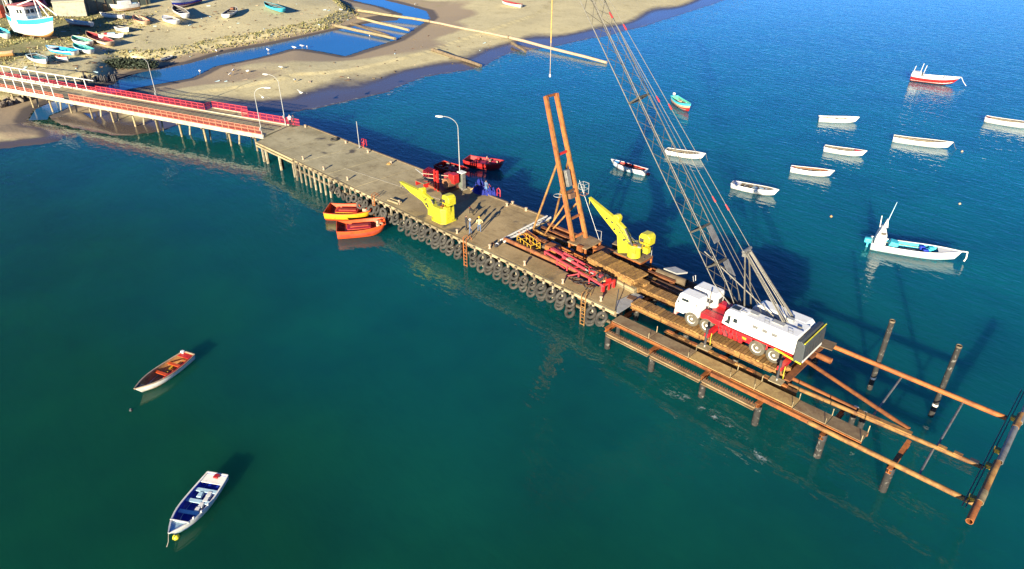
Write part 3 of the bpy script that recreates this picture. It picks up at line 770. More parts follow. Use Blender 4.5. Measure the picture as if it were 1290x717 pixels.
for y0, y1, m in ((36.6, 38.6, 'rust_o'), (38.6, 42.9, 'rust_y'), (42.95, 47.9, 'steel'), (47.95, 56.0, 'steel')):
    MB().hollow(V(-.16, y0, 3.0), V(-.16-.02*(y1-y0), y1, 3.0), .195, .03, n=14).build('end_boom_pipe', M[m], plat)
MB().hollow(V(-.16, 38.5, 3.0), V(-.18, 39.6, 3.0), .225, .03, n=14).build('pipe_sleeve', M['timber_pale'], plat)
MB().hollow(V(-.25, 47.2, 3.0), V(-.25, 49.0, 3.0), .22, .03, n=14).build('pipe_sleeve', M['rust_y'], plat)
for s in (-.62, -.80): MB().tube(V(s, 37.9, 2.72), V(s-.1, 52.5, 2.72), .035, n=6).build('guide_wire', M['wire'], plat)
for y in (38.9, 42.5, 44.4, 48.6):
    MB().box(V(-.52, y, 2.75), (.42, .3, .3), rz=.1).build('clamp', M['yellow_rail'], plat)
# tall free piles on the far side
tp = MB().hollow((0, 0, -5), (0, 0, 6.3), .185, .03, n=14).mesh('pile', M['pile'], 40)
for x, y, n_ in ((-9.4, 48.95, 'right behind the crane'), (-5.0, 48.9, 'nearer the end boom')):
    t = thing('tall_pile', 'tall black barnacled steel pile standing in the water ' + n_, 'pile', (x, y, 0), random.random())
    o = inst('pile_shaft', tp, t); 
    MB().hollow((0, 0, 6.22), (0, 0, 6.36), .195, .03, n=14).build('pile_head', M['timber_grey'], t)
    MB().hollow((0, 0, 1.0), (0, 0, 1.18), .195, .02, n=14).build('clamp_ring', M['white'], t)
# short pile pair in the middle with white caps
for k, (x, y) in enumerate(((-8.75, 43.45), (-8.1, 43.3))):
    t = thing('capped_pile', ('left' if k == 0 else 'right') + ' one of two white capped piles beside the middle frame pipe', 'pile', (x, y, 0))
    MB().tube((0, 0, -5), (0, 0, 1.7), .2, n=12).build('pile_shaft', M['pile'], t)
    MB().lathe([(.24, 1.66), (.25, 1.8), (.18, 1.92), (.03, 1.95)], 12).build('pile_cap', M['white'], t)
# steel ramp plate from deck to track
rm = thing('steel_ramp', 'pale steel ramp plate laid across the seaward deck end', 'ramp', (-27.8, 42.0, DZ))
MB().prism([(-.75, -.2), (.35, -1.75), (.55, -1.7), (.55, 2.0), (-.45, 2.0), (-.6, .9)], .012, .05).build('plate', M['galv'], rm)
MB().box((-.1, 1.05, .075), (.75, .6, .05), rz=.2).build('hatch_plate', M['rust_d'], rm)
MB().tube((.1, -1.6, .06), (-.75, -.1, 1.15), .04, n=6).build('lever', M['dark'], rm)

# ---------------------------------------------------------------- sight line onto an upright plane of constant Y
def aty(px, py, Y):
    d = _fw + _rt*(px-645.0)/860.0 - _up*(py-358.5)/860.0
    s = Y/d[1]
    return Vector((d[0]*s, Y, CAM_H+d[2]*s))

# ---------------------------------------------------------------- lattice boom truck crane
CX0, CY0, CZ0 = -18.5, 43.9, 3.085
crane = thing('truck_crane', 'white and red lattice boom truck crane parked on the plank tracks', 'crane', (CX0, CY0, CZ0))
def C(v): return (v[0]-CX0, v[1]-CY0, v[2]-CZ0)
WC, RC = M['white_crane'], M['red_crane']
# carrier
ch = MB(); ch.box((-.1, 0, .78), (9.6, 1.1, .42)); ch.box((-1.0, 0, .95), (.5, 2.5, .4)); ch.box((4.6, 0, .95), (.5, 2.5, .4))
for x in (-3.3, -1.9, 2.3, 3.65): ch.box((x, 0, .58), (.22, 2.0, .22))
ch.build('chassis', RC, crane, bev=.02)
def wheel_mesh():
    b = MB()
    b.lathe([(.30, -.17), (.54, -.18), (.62, -.14), (.64, 0), (.62, .14), (.54, .18), (.38, .18), (.36, .1), (.30, .1)], 26, mi=0, M=Matrix.Rotation(math.pi/2, 3, 'X'))
    return b.mesh('tyre', M['rubber'], 40)
wm = wheel_mesh()
rimm = MB().lathe([(.02, .10), (.10, .11), (.12, .05), (.30, .06), (.35, .14), (.385, .175), (.385, -.1), (.02, -.1)], 24, M=Matrix.Rotation(math.pi/2, 3, 'X')).mesh('rim', M['white'], 40)
for x in (-3.3, -1.95, 2.3, 3.65):
    for y, ro in ((-1.24, 0), (1.24, math.pi)):
        w = bpy.data.objects.new('wheel', MB().tube((0, -.05, 0), (0, .2, 0), .12, n=10).mesh('wheel_hub', M['dark'], 40)); col.objects.link(w); w.parent = crane; w.location = (x, y, .645); w.rotation_euler = (0, 0, ro)
        inst('tyre', wm, w); inst('rim', rimm, w)
# carrier cab in two halves with the boom slot between
def cab_half(y0, y1, near):
    xf, xb, zt = (-4.9, -2.75, 2.62) if near else (-4.6, -2.2, 2.66)
    prof = [(xf, .78), (xf-.03, 1.45), (xf+.28, zt-.12), (xf+.42, zt), (xb-.12, zt), (xb, zt-.14), (xb, .95), (-3.95 if near else xb-.3, .95), (-4.1 if near else xf+.7, .78)]
    c = MB().prism(prof, y0, y1, 'y').build('driver_cab' if near else 'engine_cab', WC, crane, bev=.05)
    if near:
        MB().prism([(-4.40, 1.98), (-3.75, 1.98), (-3.75, 2.22), (-4.36, 2.22)], y0-.012, y0+.02, 'y').build('side_window', M['glass'], c)
        MB().prism([(-4.72, 1.62), (-4.60, 1.62), (-4.60, 2.15), (-4.66, 2.1)], y0-.012, y0+.02, 'y').build('quarter_window', M['glass'], c)
        MB().box((-3.05, y0-.05, 2.0), (.05, .1, .28)).build('mirror', M['dark'], c)
        MB().box((-3.75, y0-.008, 1.55), (1.0, .012, .03)).build('door_seam', M['steel'], c)
    else:
        MB().box((xb+.02, (y0+y1)/2, 1.9), (.03, .6, .5)).build('rear_grille', M['dark'], c)
    MB().prism([(y0+.1, 1.55), (y1-.1, 1.55), (y1-.1, 2.38), (y0+.1, 2.38)], 0, .02, 'x').build('windscreen', M['glass'], c).location = (xf+.11, 0, 0)
    c.children[-1].rotation_euler = (0, .0, 0)
    return c
cab_half(-1.38, -.30, True); cab_half(.25, 1.38, False)
MB().box((-4.86, 0, .62), (.22, 2.62, .42)).build('bumper', pm('paint_bumper_pink', (.72, .30, .27), (.6, .2, .18), 2, .5, .7, .5), crane, bev=.03)
MB().box((-3.4, -.02, 2.0), (1.9, .40, .12)).build('boom_rest_floor', M['dark'], crane)
MB().path([(-4.75, 1.1, 2.6), (-4.85, 1.15, 3.05), (-4.85, .75, 3.1), (-4.75, .8, 2.64)], .03).build('mirror_hoop', M['galv'], crane)
MB().tube((-2.62, -.15, 1.3), (-2.62, -.15, 3.0), .06, n=8).build('exhaust_pipe', M['steel'], crane)
# red decks and boxes behind the cab
for c_, d_ in (((-1.75, -.92, 1.33), (1.75, .9, .42)), ((-1.35, .12, 1.30), (1.9, 1.0, .3)), ((-1.55, 1.0, 1.42), (1.5, .72, .55)), ((-.35, -1.05, 1.02), (.7, .5, .5)), ((.95, -1.12, .95), (1.7, .42, .55)), ((.2, 0, 1.05), (2.4, 1.4, .18)), ((.95, 1.12, .95), (1.7, .42, .55))):
    MB().box(c_, d_).build('deck_box', RC, crane, bev=.04)
MB().box((1.2, -1.34, .98), (.35, .03, .2)).build('warning_plate', M['yellow_rail'], crane)
for y in (-1.2, 1.2):
    for x in (2.3, 3.65):
        MB().path([(x-.72, y, .75), (x-.66, y, 1.12), (x-.35, y, 1.32), (x+.35, y, 1.32), (x+.66, y, 1.12), (x+.72, y, .75)], .05).build('mudguard', RC, crane)
for y in (-1.36, 1.36): MB().beam((-.1, y, 1.3), (4.9, y, 1.3), .05, .07).build('side_rail', RC, crane)
# outriggers (near pair set down on plates, far pair likewise)
for x in (-1.15, 4.75):
    for s in (-1, 1):
        o = MB().box((x, s*2.0, .80), (.34, 1.6, .3)).build('outrigger_arm', RC, crane)
        MB().tube((x, s*2.75, 1.5), (x, s*2.75, -.05), .1, n=10).build('jack_cylinder', M['dark'], o)
        MB().tube((x, s*2.75, -.02), (x, s*2.75, -.26), .06, n=10).build('jack_rod', M['galv'], o)
        MB().box((x, s*2.75, -.28), (.95, .75, .06), rz=.05).build('float_plate', M['timber_pale'] if s < 0 else M['rust_y'], o)
        MB().path([(x+.28, s*2.5, 1.0), (x+.32, s*2.62, .5), (x+.35, s*2.6, 0)], .025).build('hose', M['yellow'], o)
# superstructure
up = MB().prism([(-.78, 1.5), (-.62, 2.55), (-.45, 2.86), (-.1, 2.94), (5.0, 2.94), (5.0, 1.42), (-.2, 1.42)], -1.4, -.3, 'y').build('machinery_house_near', WC, crane, bev=.05)
MB().prism([(-.58, 1.72), (-.12, 1.66), (-.12, 2.42), (-.34, 2.36), (-.36, 1.95), (-.56, 1.8)], -1.412, -1.38, 'y').build('cab_window', M['glass'], up)
MB().prism([(.12, 1.98), (.45, 2.0), (.45, 2.36), (.12, 2.34)], -1.412, -1.38, 'y').build('cab_window', M['glass'], up)
MB().box((-.02, -.85, 2.948), (.62, .5, .03)).build('roof_window', M['glass'], up)
for x in (.75, 1.5, 2.25, 3.0, 3.75, 4.5): MB().box((x, -1.404, 2.18), (.022, .012, 1.4)).build('door_seam', M['galv'], up)
MB().box((.75, -.85, 2.98), (.5, .7, .08)).build('roof_hatch', WC, up, bev=.02)
for x in (1.88, 2.62, 3.38): MB().box((x, -1.406, 2.35), (.4, .014, .26)).build('louvre', M['steel'], up)
MB().box((2.2, -1.404, 1.55), (5.2, .014, .05)).build('trim_line', M['galv'], up)
for x in (1.2, 3.2): MB().box((x, -.6, 2.98), (.9, .45, .06)).build('roof_panel', M['galv'], up)
for x in (.6, 2.4, 4.2): MB().path([(x, -1.2, 2.95), (x, -1.2, 3.12), (x+.35, -1.2, 3.12), (x+.35, -1.2, 2.95)], .02, n=5).build('grab_rail', M['steel'], up)
for k in range(5): MB().box((-.75+.42*k, -1.30, .72), (.34, .2, .5)).build('tool_locker', (RC, M['maroon'], RC, M['red'], RC)[k], crane, bev=.03)
for k in range(6): MB().path([(-1.0+.3*k, -1.3, 1.25), (-.9+.3*k, -1.42, .95), (-.7+.3*k, -1.36, .55)], .03, n=5).build('hose', M['dark'], crane)
up2 = MB().prism([(.3, 1.2), (.4, 2.3), (.9, 2.8), (4.6, 2.8), (5.0, 2.45), (5.0, 1.2)], .95, 2.05, 'y').build('machinery_house_far', WC, crane, bev=.06)
MB().box((4.2, .33, 2.0), (1.55, 1.22, 1.6)).build('rear_house', WC, crane, bev=.04)
MB().box((4.5, .1, 2.86), (.3, .12, .14)).build('vent', M['steel'], crane)
MB().box((1.4, .33, 1.25), (4.0, 1.2, .2)).build('turntable_deck', M['dark'], crane)
MB().lathe([(.95, 1.0), (1.0, 1.05), (1.0, 1.15)], 24, (1.2, 0, 0)).build('slew_ring', M['dark'], crane)
for k, (x, z) in enumerate(((1.2, 1.75), (2.6, 1.85))):
    MB().tube((x, -.2, z), (x, .85, z), .38, n=18).build('winch_drum', M['steel'], crane)
cw = MB().prism([(5.06, 1.0), (5.06, 2.7), (5.35, 2.8), (5.68, 2.55), (5.75, 1.35), (5.6, 1.0)], -1.5, 2.1, 'y').build('counterweight', M['cw'], crane, bev=.05)
MB().box((5.62, .3, 2.72), (.08, 3.58, .1), ry=.5).build('yellow_stripe', M['yellow'], cw)
MB().box((5.70, .3, 1.12), (.05, 3.2, .2)).build('white_board', M['white'], cw)
for k in range(7): MB().box((5.745, -1.15+k*.48, 1.9), (.02, .05, .9), ry=-.06).build('panel_rib', M['dark'], cw)
MB().beam((3.6, -1.42, 1.28), (5.7, -1.47, 1.02), .08, .12).build('yellow_bar', M['yellow'], crane)
# boom
BY = 44.3
foot = aty(930, 389, BY); topc = aty(746, 0, BY); tipx = aty(695, 20, BY).x
bd = (topc-foot).normalized(); bd.y = 0; bd.normalize()
LB = (tipx-foot.x)/bd.x
side = Vector((0, 1, 0)); upv = bd.cross(side); upv = -upv if upv.z < 0 else upv
def bl(px, py):
    q = aty(px, py, BY); return (q-foot).dot(bd)
joints = [0.0, bl(903, 331), bl(885, 286), bl(812, 120), LB-3.2, LB]
def bw(l):
    if l < 2.6: return .42+.23*l/2.6, .10+.45*l/2.6
    if l > LB-3.2: k = (LB-l)/3.2; return .35+.30*k, .2+.35*k
    return .65, .55
def bp(l, i, j):
    w, d = bw(l); return Vector(C(foot+bd*l)) + side*(i*w) + upv*(j*d)
lace_cache = {}
for s in range(5):
    l0, l1 = joints[s], joints[s+1]
    sec = None
    for l in (l0+.03, l1-.03):
        b = MB()
        for (a, c) in (((-1, -1), (1, -1)), ((1, -1), (1, 1)), ((1, 1), (-1, 1)), ((-1, 1), (-1, -1))):
            b.beam(bp(l, *a), bp(l, *c), .09, .07)
        f_ = b.build('boom_section' if sec is None else 'end_frame', M['boom'], crane if sec is None else sec)
        sec = sec or f_
    mids = [2.6] if s == 0 and l1 > 2.7 else []
    cuts = [l0+.03] + mids + [l1-.03]
    for i in (-1, 1):
        for j in (-1, 1):
            MB().path([bp(l, i, j) for l in cuts], .036, n=8).build('chord', M['wire'] if i < 0 else M['boom'], sec)
    n = max(2, int(round((l1-l0)/1.35)))
    st_ = (l1-l0)/n
    for k in range(n):
        a, c = l0+k*st_+.04, l0+(k+1)*st_-.04
        f = 1 if k % 2 else -1
        for (i0, j0), (i1, j1) in (((-1, -1), (-1, 1)), ((1, 1), (1, -1)), ((-1, 1), (1, 1)), ((1, -1), (-1, -1))):
            if f < 0: (i0, j0), (i1, j1) = (i1, j1), (i0, j0)
            MB().tube(bp(a, i0, j0), bp(c, i1, j1), .02, n=5).build('lacing_bar', M['boom'], sec)
# grating plates on the boom back, just below two joints
for l in (joints[1], joints[2]):
    a, c = l-1.55, l-.1
    q = [bp(a, -.15, 1.15), bp(a, 1.0, 1.15), bp(c, 1.0, 1.15), bp(c, -.15, 1.15)]
    vs = [x for x in q] + [x+upv*.03 for x in q]
    MB().add(vs, [(0, 1, 2, 3), (7, 6, 5, 4), (0, 4, 5, 1), (1, 5, 6, 2), (2, 6, 7, 3), (3, 7, 4, 0)]).build('boom_grating', M['steel'], crane)
MB().tube(C(foot+side*-.6), C(foot+side*.6), .1, n=10).build('boom_pivot', M['dark'], crane)
tip = foot+bd*LB
MB().tube(C(tip+side*-.35), C(tip+side*.35), .3, n=16).build('head_sheave', M['dark'], crane)
# gantry with backstays
head = aty(941, 315, BY)
for s in (-.5, .5):
    MB().tube(C(Vector((-18.1, BY+s*1.1, 5.0))), C(head+side*s*.55), .07, n=8).build('gantry_leg', M['boom'], crane)
    for k in (-.22, 0, .22):
        MB().tube(C(head+side*(s*.45+k*.4)), C(Vector((-14.9+k*.2, BY+s*1.0+k, 5.85))), .035, n=6).build('backstay_rope', M['wire'], crane)
    MB().beam(C(head+side*s*.7), C(Vector((-14.8, BY+s*1.35, 5.75))), .09, .10).build('backstay_arm', M['wire'], crane)
MB().tube(C(head+side*-.55), C(head+side*.55), .13, n=10).build('gantry_head', M['steel'], crane)
MB().box(C(head+Vector((.05, 0, -.25))), (.3, .9, .3)).build('head_block', M['steel'], crane)
MB().box(C(Vector((-14.9, BY+.1, 5.98))), (.5, .35, .3)).build('backstay_anchor', M['galv'], crane)
# pendants, hoist ropes, fall line
for s, sh in ((-.5, 0), (.5, .0)):
    a, c = head+side*s, tip+upv*.5+side*s*.7
    MB().tube(C(a), C(c), .02, n=6).build('pendant_rope', M['wire'], crane)
    for f in ((.12, .42, .66) if s > 0 else (.155, .45, .7)):
        q = a.lerp(c, f); MB().tube(C(q-(c-a).normalized()*.25), C(q+(c-a).normalized()*.25), .075, n=8, r2=.05).build('pendant_link', M['red'], crane)
for s in (-.25, .25):
    MB().tube(C(Vector((-16.6, BY+s, 5.4))), C(tip+upv*.35+side*s), .018, n=5).build('hoist_rope', M['wire'], crane)
MB().tube(C(Vector((-15.6, BY-.1, 5.6))), C(head+Vector((-3.2, -.3, -1.2))), .05, n=6).build('luffing_strut', M['wire'], crane)
hk = aty(694, 96, BY)
MB().tube(C(Vector((tipx, BY, tip.z))), C(Vector((tipx, BY, hk.z+2.7))), .055, n=6).build('fall_rope', M['rope'], crane)
MB().tube(C(Vector((tipx, BY, hk.z+2.7))), C(Vector((tipx, BY, hk.z))), .025, n=6).build('fall_line', M['cream'], crane)
MB().lathe([(.02, -.12), (.08, -.06), (.08, .1), (.02, .16)], 8, C(Vector((tipx, BY, hk.z)))).build('line_weight', M['white'], crane)

# ---------------------------------------------------------------- yellow davit cranes
def davit(label, Y, arm_px, th, base, base_r, bz, cabin, legs):
    bx, by = base
    t = thing('yellow_davit_crane', label, 'crane', (bx, by, bz))
    def L(v): return (v[0]-bx, v[1]-by, v[2]-bz)
    poly = [aty(px, py, Y) for px, py in arm_px]
    MB().prism([(p.x-bx, p.z-bz) for p in poly], Y-by-th/2, Y-by+th/2, 'y').build('arm', M['yellow'], t, bev=.06)
    a = poly[0]
    MB().tube(L(a+Vector((.05, 0, -.05))), L(a+Vector((.05, 0, -.75))), .025, n=6).build('hook_line', M['yellow'], t)
    MB().lathe([(.02, -.1), (.07, 0), (.05, .1), (.02, .12)], 8, L(a+Vector((.05, 0, -.8)))).build('hook', M['dark'], t)
    n = 10
    ring = [(base_r*math.cos(2*math.pi*(k+.5)/n), base_r*math.sin(2*math.pi*(k+.5)/n)) for k in range(n)]
    b = MB()
    if legs:
        b.lathe([(base_r*.55, 0), (base_r*.5, .9), (base_r*.62, 1.0), (base_r*.62, 1.3)], 12)
    else:
        b.prism([(-1.0, -.6), (-.6, -.95), (.6, -.95), (1.05, -.55), (1.05, .6), (.65, .95), (-.65, .95), (-1.0, .6)], .04, 1.62)
        b.prism([(-1.2, -.75), (-.7, -1.12), (.7, -1.12), (1.2, -.7), (1.2, .72), (.75, 1.1), (-.75, 1.1), (-1.2, .72)], .0, .12)
    b.build('turret', M['yellow'], t, bev=.05)
    cx, cy, cz = cabin
    cb = MB().prism([(cx-.55, cz), (cx+.58, cz), (cx+.6, cz+.85), (cx+.3, cz+1.1), (cx-.42, cz+1.06), (cx-.6, cz+.7)], cy-.5, cy+.5, 'y').build('winch_housing', M['yellow'], t, bev=.07)
    MB().box((cx-.25, cy-.505, cz+.4), (.45, .03, .42)).build('vent_panel', M['dark'], cb)
    MB().tube((cx-.55, cy-.95, cz-.1), (cx-.55, cy+.4, cz-.1), .22, n=12).build('hydraulic_motor', M['dark'], t)
    MB().box((cx+.55, cy-.75, cz-.2), (.5, .5, .55)).build('valve_block', M['yellow'], t)
    e = poly[1]
    MB().prism([(-.35, -.25), (.25, -.3), (.32, .15), (.05, .38), (-.3, .3)], -.3, .3, 'y').build('sheave_box', M['yellow'], t, L(e+Vector((.22, 0, .10))), bev=.05)
    mid = poly[2]
    MB().tube(L(Vector((mid.x+.1, Y-.1-th/2, mid.z+.2))), L(Vector((mid.x+1.1, Y-.1-th/2, mid.z-1.2))), .09, n=8).build('luffing_cylinder', M['dark'], t)
    for k in range(4):
        MB().tube((cx-.2+.28*k, cy-.7, cz-.35), (cx-.2+.28*k, cy-.7, cz+.35), .022, n=5).build('railing_bar', M['yellow_rail'], t)
    MB().beam((cx-.25, cy-.7, cz+.35), (cx+.7, cy-.7, cz+.35), .04, .04).build('railing_top', M['yellow_rail'], t)
    rr2 = random.Random(int(abs(bx)*10))
    for k in range(9):
        f = rr2.random(); a_, c_ = poly[1].lerp(poly[3], f), poly[8 if len(poly) > 8 else 7].lerp(poly[6], f)
        q_ = a_.lerp(c_, rr2.uniform(.25, .7)); MB().box(L(Vector((q_.x, Y-th/2-.03, q_.z))), (rr2.uniform(.08, .2), .08, rr2.uniform(.08, .22)), ry=rr2.uniform(0, 1.5)).build('valve', M['dark'], t)
    for k in range(4):
        a_ = poly[1].lerp(poly[3], .1+.2*k); MB().path([L(Vector((a_.x, Y-th/2-.06, a_.z-.15))), L(Vector((a_.x+.35, Y-th/2-.16, a_.z-.3-.05*k))), (cx-.4+.15*k, cy-.65, cz+.1)], .025, n=5).build('hydraulic_hose', M['dark'], t)
    for k in range(6):
        an = k*math.pi/3+.3; MB().lathe([(.05, 0), (.05, .07), (.02, .08)], 6, (math.cos(an)*base_r*.82, math.sin(an)*base_r*.72, .12 if not legs else 0)).build('anchor_bolt', M['rust_d'], t)
    MB().box((.2, -.96 if not legs else -.62, .9), (.7, .03, .6)).build('access_panel', M['yellow_rail'], t)
    for k in range(3): MB().box((-.3+.5*k, -.3, 1.66 if not legs else 1.34), (.3, .35, .14), rz=.2*k).build('top_gear', (M['dark'], M['rust_o'], M['steel'])[k], t)
    return t
davit('large yellow deck crane at the near pier edge with low straight arm', 42.0, [(504.5, 228), (531, 240.5), (546, 252), (558, 266), (562, 272), (541, 274), (541, 263), (534, 253), (519, 242)], .5, (-51.75, 42.15), 1.3, DZ, (.35, .5, 1.72), False)
d2 = davit('smaller yellow deck crane on the orange stand with raised arm', 47.7, [(742.5, 248), (776, 275), (789, 289), (797, 306), (799, 318), (780, 318), (779, 296), (760, 272)], .5, (-31.3, 47.9), 1.2, 3.85, (.75, .75, 1.3), True)
def stand(name, label, x0, x1, y0, y1, z1, mat_, n_leg):
    t = thing(name, label, 'stand', ((x0+x1)/2, (y0+y1)/2, 2.35))
    lx, ly, h = x1-x0, y1-y0, z1-2.35
    MB().box((0, 0, h-.05), (lx, ly, .07)).build('deck_plate', M['walk'], t)
    for s in (-1, 1):
        MB().ibeam((-lx/2, s*ly/2, h-.16), (lx/2, s*ly/2, h-.16), .14, .16, .02).build('edge_beam', M[mat_], t)
        MB().ibeam((-lx/2-1.2, s*ly/2, .12), (lx/2+1.2, s*ly/2, .12), .16, .2, .03).build('skid_beam', M[mat_], t)
        MB().ibeam((s*lx/2, -ly/2+.1, h-.16), (s*lx/2, ly/2-.1, h-.16), .12, .15, .02).build('edge_beam', M[mat_], t)
        for k in range(n_leg):
            x = -lx/2+.1+k*(lx-.2)/(n_leg-1)
            MB().box((x, s*(ly/2-.02), (h-.24)/2+.1), (.13, .13, h-.46)).build('leg', M[mat_], t)
    MB().path([(lx/2-.1, ly/2-.1, h), (lx/2-.1, ly/2-.1, h+1.0), (lx/2-.6, ly/2-.1, h+.95), (lx/2-.9, ly/2-.1, h+.75)], .03).build('hand_rail', M['galv'], t)
    return t
stand('crane_stand', 'orange steel stand under the smaller yellow deck crane', -33.2, -30.1, 47.3, 49.2, 3.85, 'rust_o', 4)

# ---------------------------------------------------------------- pile leads
leads = thing('pile_driving_leads', 'tall rusty orange twin pile driving leads leaning over braces', 'pile driver', (-36.9, 47.1, 2.35))
def LL(v): return (v[0]+36.9, v[1]-47.1, v[2]-2.35)
b0, t0 = aty(723, 309, 46.5), aty(687.5, 121, 46.5)
b1, t1 = aty(738.5, 301, 47.9), aty(700.5, 117.5, 47.9)
for a, c in ((b0, t0), (b1, t1)):
    MB().beam(LL(a), LL(c), .34, .36).build('lead_column', M['rust_o'], leads, bev=.02)
    MB().beam(LL(a.lerp(c, .02)+Vector((.2, 0, 0))), LL(c.lerp(a, .02)+Vector((.2, 0, 0))), .12, .1).build('guide_rail', M['rust_y'], leads)
for f, m_ in ((.995, 'rust_o'), (.62, 'red'), (.36, 'rust_d'), (.18, 'rust_o'), (.05, 'rust_o')):
    MB().beam(LL(b0.lerp(t0, f)), LL(b1.lerp(t1, f)), .16, .2).build('cross_bar', M[m_], leads)
ham = b0.lerp(b1, .5).lerp(t0.lerp(t1, .5), .45)
MB().box(LL(ham), (.5, .55, 1.6), ry=-.3).build('drop_hammer', M['steel'], leads, bev=.04)
MB().box(LL(b0.lerp(b1, .5).lerp(t0.lerp(t1, .5), .33)), (.6, .7, .5), ry=-.3).build('helmet_block', M['rust_d'], leads)
fk = b0.lerp(t0, .58); fk2 = b1.lerp(t1, .58)
for pa, pb, r in ((fk, aty(672, 288, 46.2), .11), (fk2, aty(698, 278, 49.0), .11), (b0.lerp(t0, .30), aty(687, 294, 46.6), .09), (b1.lerp(t1, .27), aty(697, 288, 48.2), .09)):
    MB().tube(LL(pa), LL(pb), r, n=10).build('brace_leg', M['rust_y'], leads)
MB().box(LL((-36.6, 47.2, 3.72)), (2.3, 2.5, .1)).build('base_plate', M['walk'], leads)
for x in (-37.6, -35.6):
    for y in (46.1, 48.3): MB().box(LL((x, y, 3.05)), (.16, .16, 1.3)).build('base_leg', M['rust_o'], leads)
for y in (46.0, 48.4): MB().ibeam(LL((-39.5, y, 2.82)), LL((-33.6, y, 2.82)), .2, .26, .03).build('skid_beam', M['rust_o'], leads)
MB().box(LL((-36.2, 46.0, 3.5)), (.6, .3, .7)).build('winch_box', M['rust_o'], leads)
MB().box(LL((-34.4, 47.4, 3.1)), (1.7, 1.3, .9), rz=.05).build('fuel_tank', M['rust_o'], leads, bev=.08)
MB().path([LL(v) for v in ((-35.5, 48.3, 3.75), (-35.5, 48.3, 4.8), (-36.3, 48.3, 4.7))], .03).build('hand_rail', M['galv'], leads)
pc = b1.lerp(t1, .36)+Vector((.55, .5, 0))
for dx in (-.35, .35):
    for dy in (-.35, .35): MB().tube(LL(pc+Vector((dx, dy, -.55))), LL(pc+Vector((dx, dy, .55))), .025, n=5).build('cage_bar', M['galv'], leads)
for z in (-.55, 0, .55):
    MB().path([LL(pc+Vector((dx, dy, z))) for dx, dy in ((-.35, -.35), (.35, -.35), (.35, .35), (-.35, .35), (-.35, -.35))], .025, n=5).build('cage_ring', M['rust_o'] if z < 0 else M['galv'], leads)
rc = b0.lerp(t0, .33)+Vector((-.9, 0, 0))
MB().lathe([(.42+.03*math.cos(a), .03*math.sin(a)) for a in [j*math.pi/3 for j in range(6)]], 14, LL(rc), closed=True).build('guide_ring', M['galv'], leads)
MB().tube(LL(b1.lerp(t1, .42)+Vector((.4, .3, 0))), LL(Vector((-35.7, 48.3, 3.8))), .02, n=5).build('hoist_line', M['galv'], leads)

# ---------------------------------------------------------------- materials and gear lying on the works bay
pf = thing('red_hydraulic_frame', 'long pinkish red steel frame lying on the seaward deck', 'machine frame', (-38.3, 43.25, DZ+.06), R(-8.5))
for y, z in ((0, .62), (1.3, .66)):
    MB().box((4.1, y, z), (8.2, .15, .16)).build('top_chord', M['pinkred'], pf, bev=.02)
MB().beam((.1, 0, .28), (3.0, 0, .10), .1, .1).build('lower_brace', M['pinkred'], pf)
MB().box((.08, 0, .38), (.12, .12, .4)).build('end_post', M['pinkred'], pf)
for x in (1.9, 3.3, 4.9, 6.3, 7.95):
    for y in (0, 1.3): MB().box((x, y, .27), (.1, .1, .56)).build('leg', M['pinkred'], pf)
for x in (.1, 2.2, 4.2, 6.2, 8.1): MB().box((x, .65, .64), (.12, 1.12, .12)).build('cross_member', M['pinkred'], pf)
MB().beam((4.9, -.05, .4), (4.1, -.75, .05), .08, .08).build('outrigger_brace', M['pinkred'], pf)
MB().box((1.3, .72, .82), (2.2, .34, .18)).build('hose_tray', M['pinkred'], pf, bev=.03)
MB().tube((2.2, .42, .86), (5.3, .46, .86), .13, n=12).build('hydraulic_cylinder', M['pinkred'], pf)
MB().tube((1.8, .92, .92), (4.6, .95, .92), .10, n=12).build('hydraulic_cylinder', M['pinkred'], pf)
MB().tube((5.3, .46, .86), (6.3, .47, .86), .06, n=10).build('piston_rod', M['galv'], pf)
MB().box((3.1, .5, .93), (.6, .4, .14)).build('clamp_pad', M['cream'], pf)
for k in range(9): MB().box((5.9+k*.27, .5+.5*((k*7) % 5)/5, .86+.07*(k % 3)), (.16+.05*(k % 2), .3+.1*(k % 3), .26), rz=random.uniform(-.3, .3)).build('jaw_block', (M['red'], M['pinkred'], M['rust_o'], M['dark'])[k % 4], pf, bev=.02)
for k in range(5): MB().path([(5.6+k*.3, .2+.2*k, .8), (6.0+k*.3, .5+.1*k, 1.15), (6.6+k*.25, .9-.1*k, 1.05), (7.2+k*.1, .6, .8)], .03, n=6).build('hose', M['dark'], pf)
MB().tube((7.3, .15, .85), (7.3, 1.2, .85), .2, n=14).build('drive_motor', M['dark'], pf)
for y in (.02, .65, 1.28): MB().box((8.15, y, .45), (.12, .14, .85)).build('end_post', M['red'], pf)
MB().box((8.15, .65, .82), (.14, 1.3, .12)).build('end_bar', M['red'], pf)
o = thing('hose_heap', 'tangle of dark hoses lying beside the red frame', 'hoses', (-32.7, 41.95, DZ), .0)
for k in range(6): MB().lathe([(.32+.1*(k % 3)+.045*math.cos(a), .06+.07*k*.5+.045*math.sin(a)) for a in [j*math.pi/3 for j in range(6)]], 16, ((k-2.5)*.42, .08*math.sin(k*2), 0), closed=True).build('hose_loop', M['dark'] if k % 2 else M['rust_d'], o)
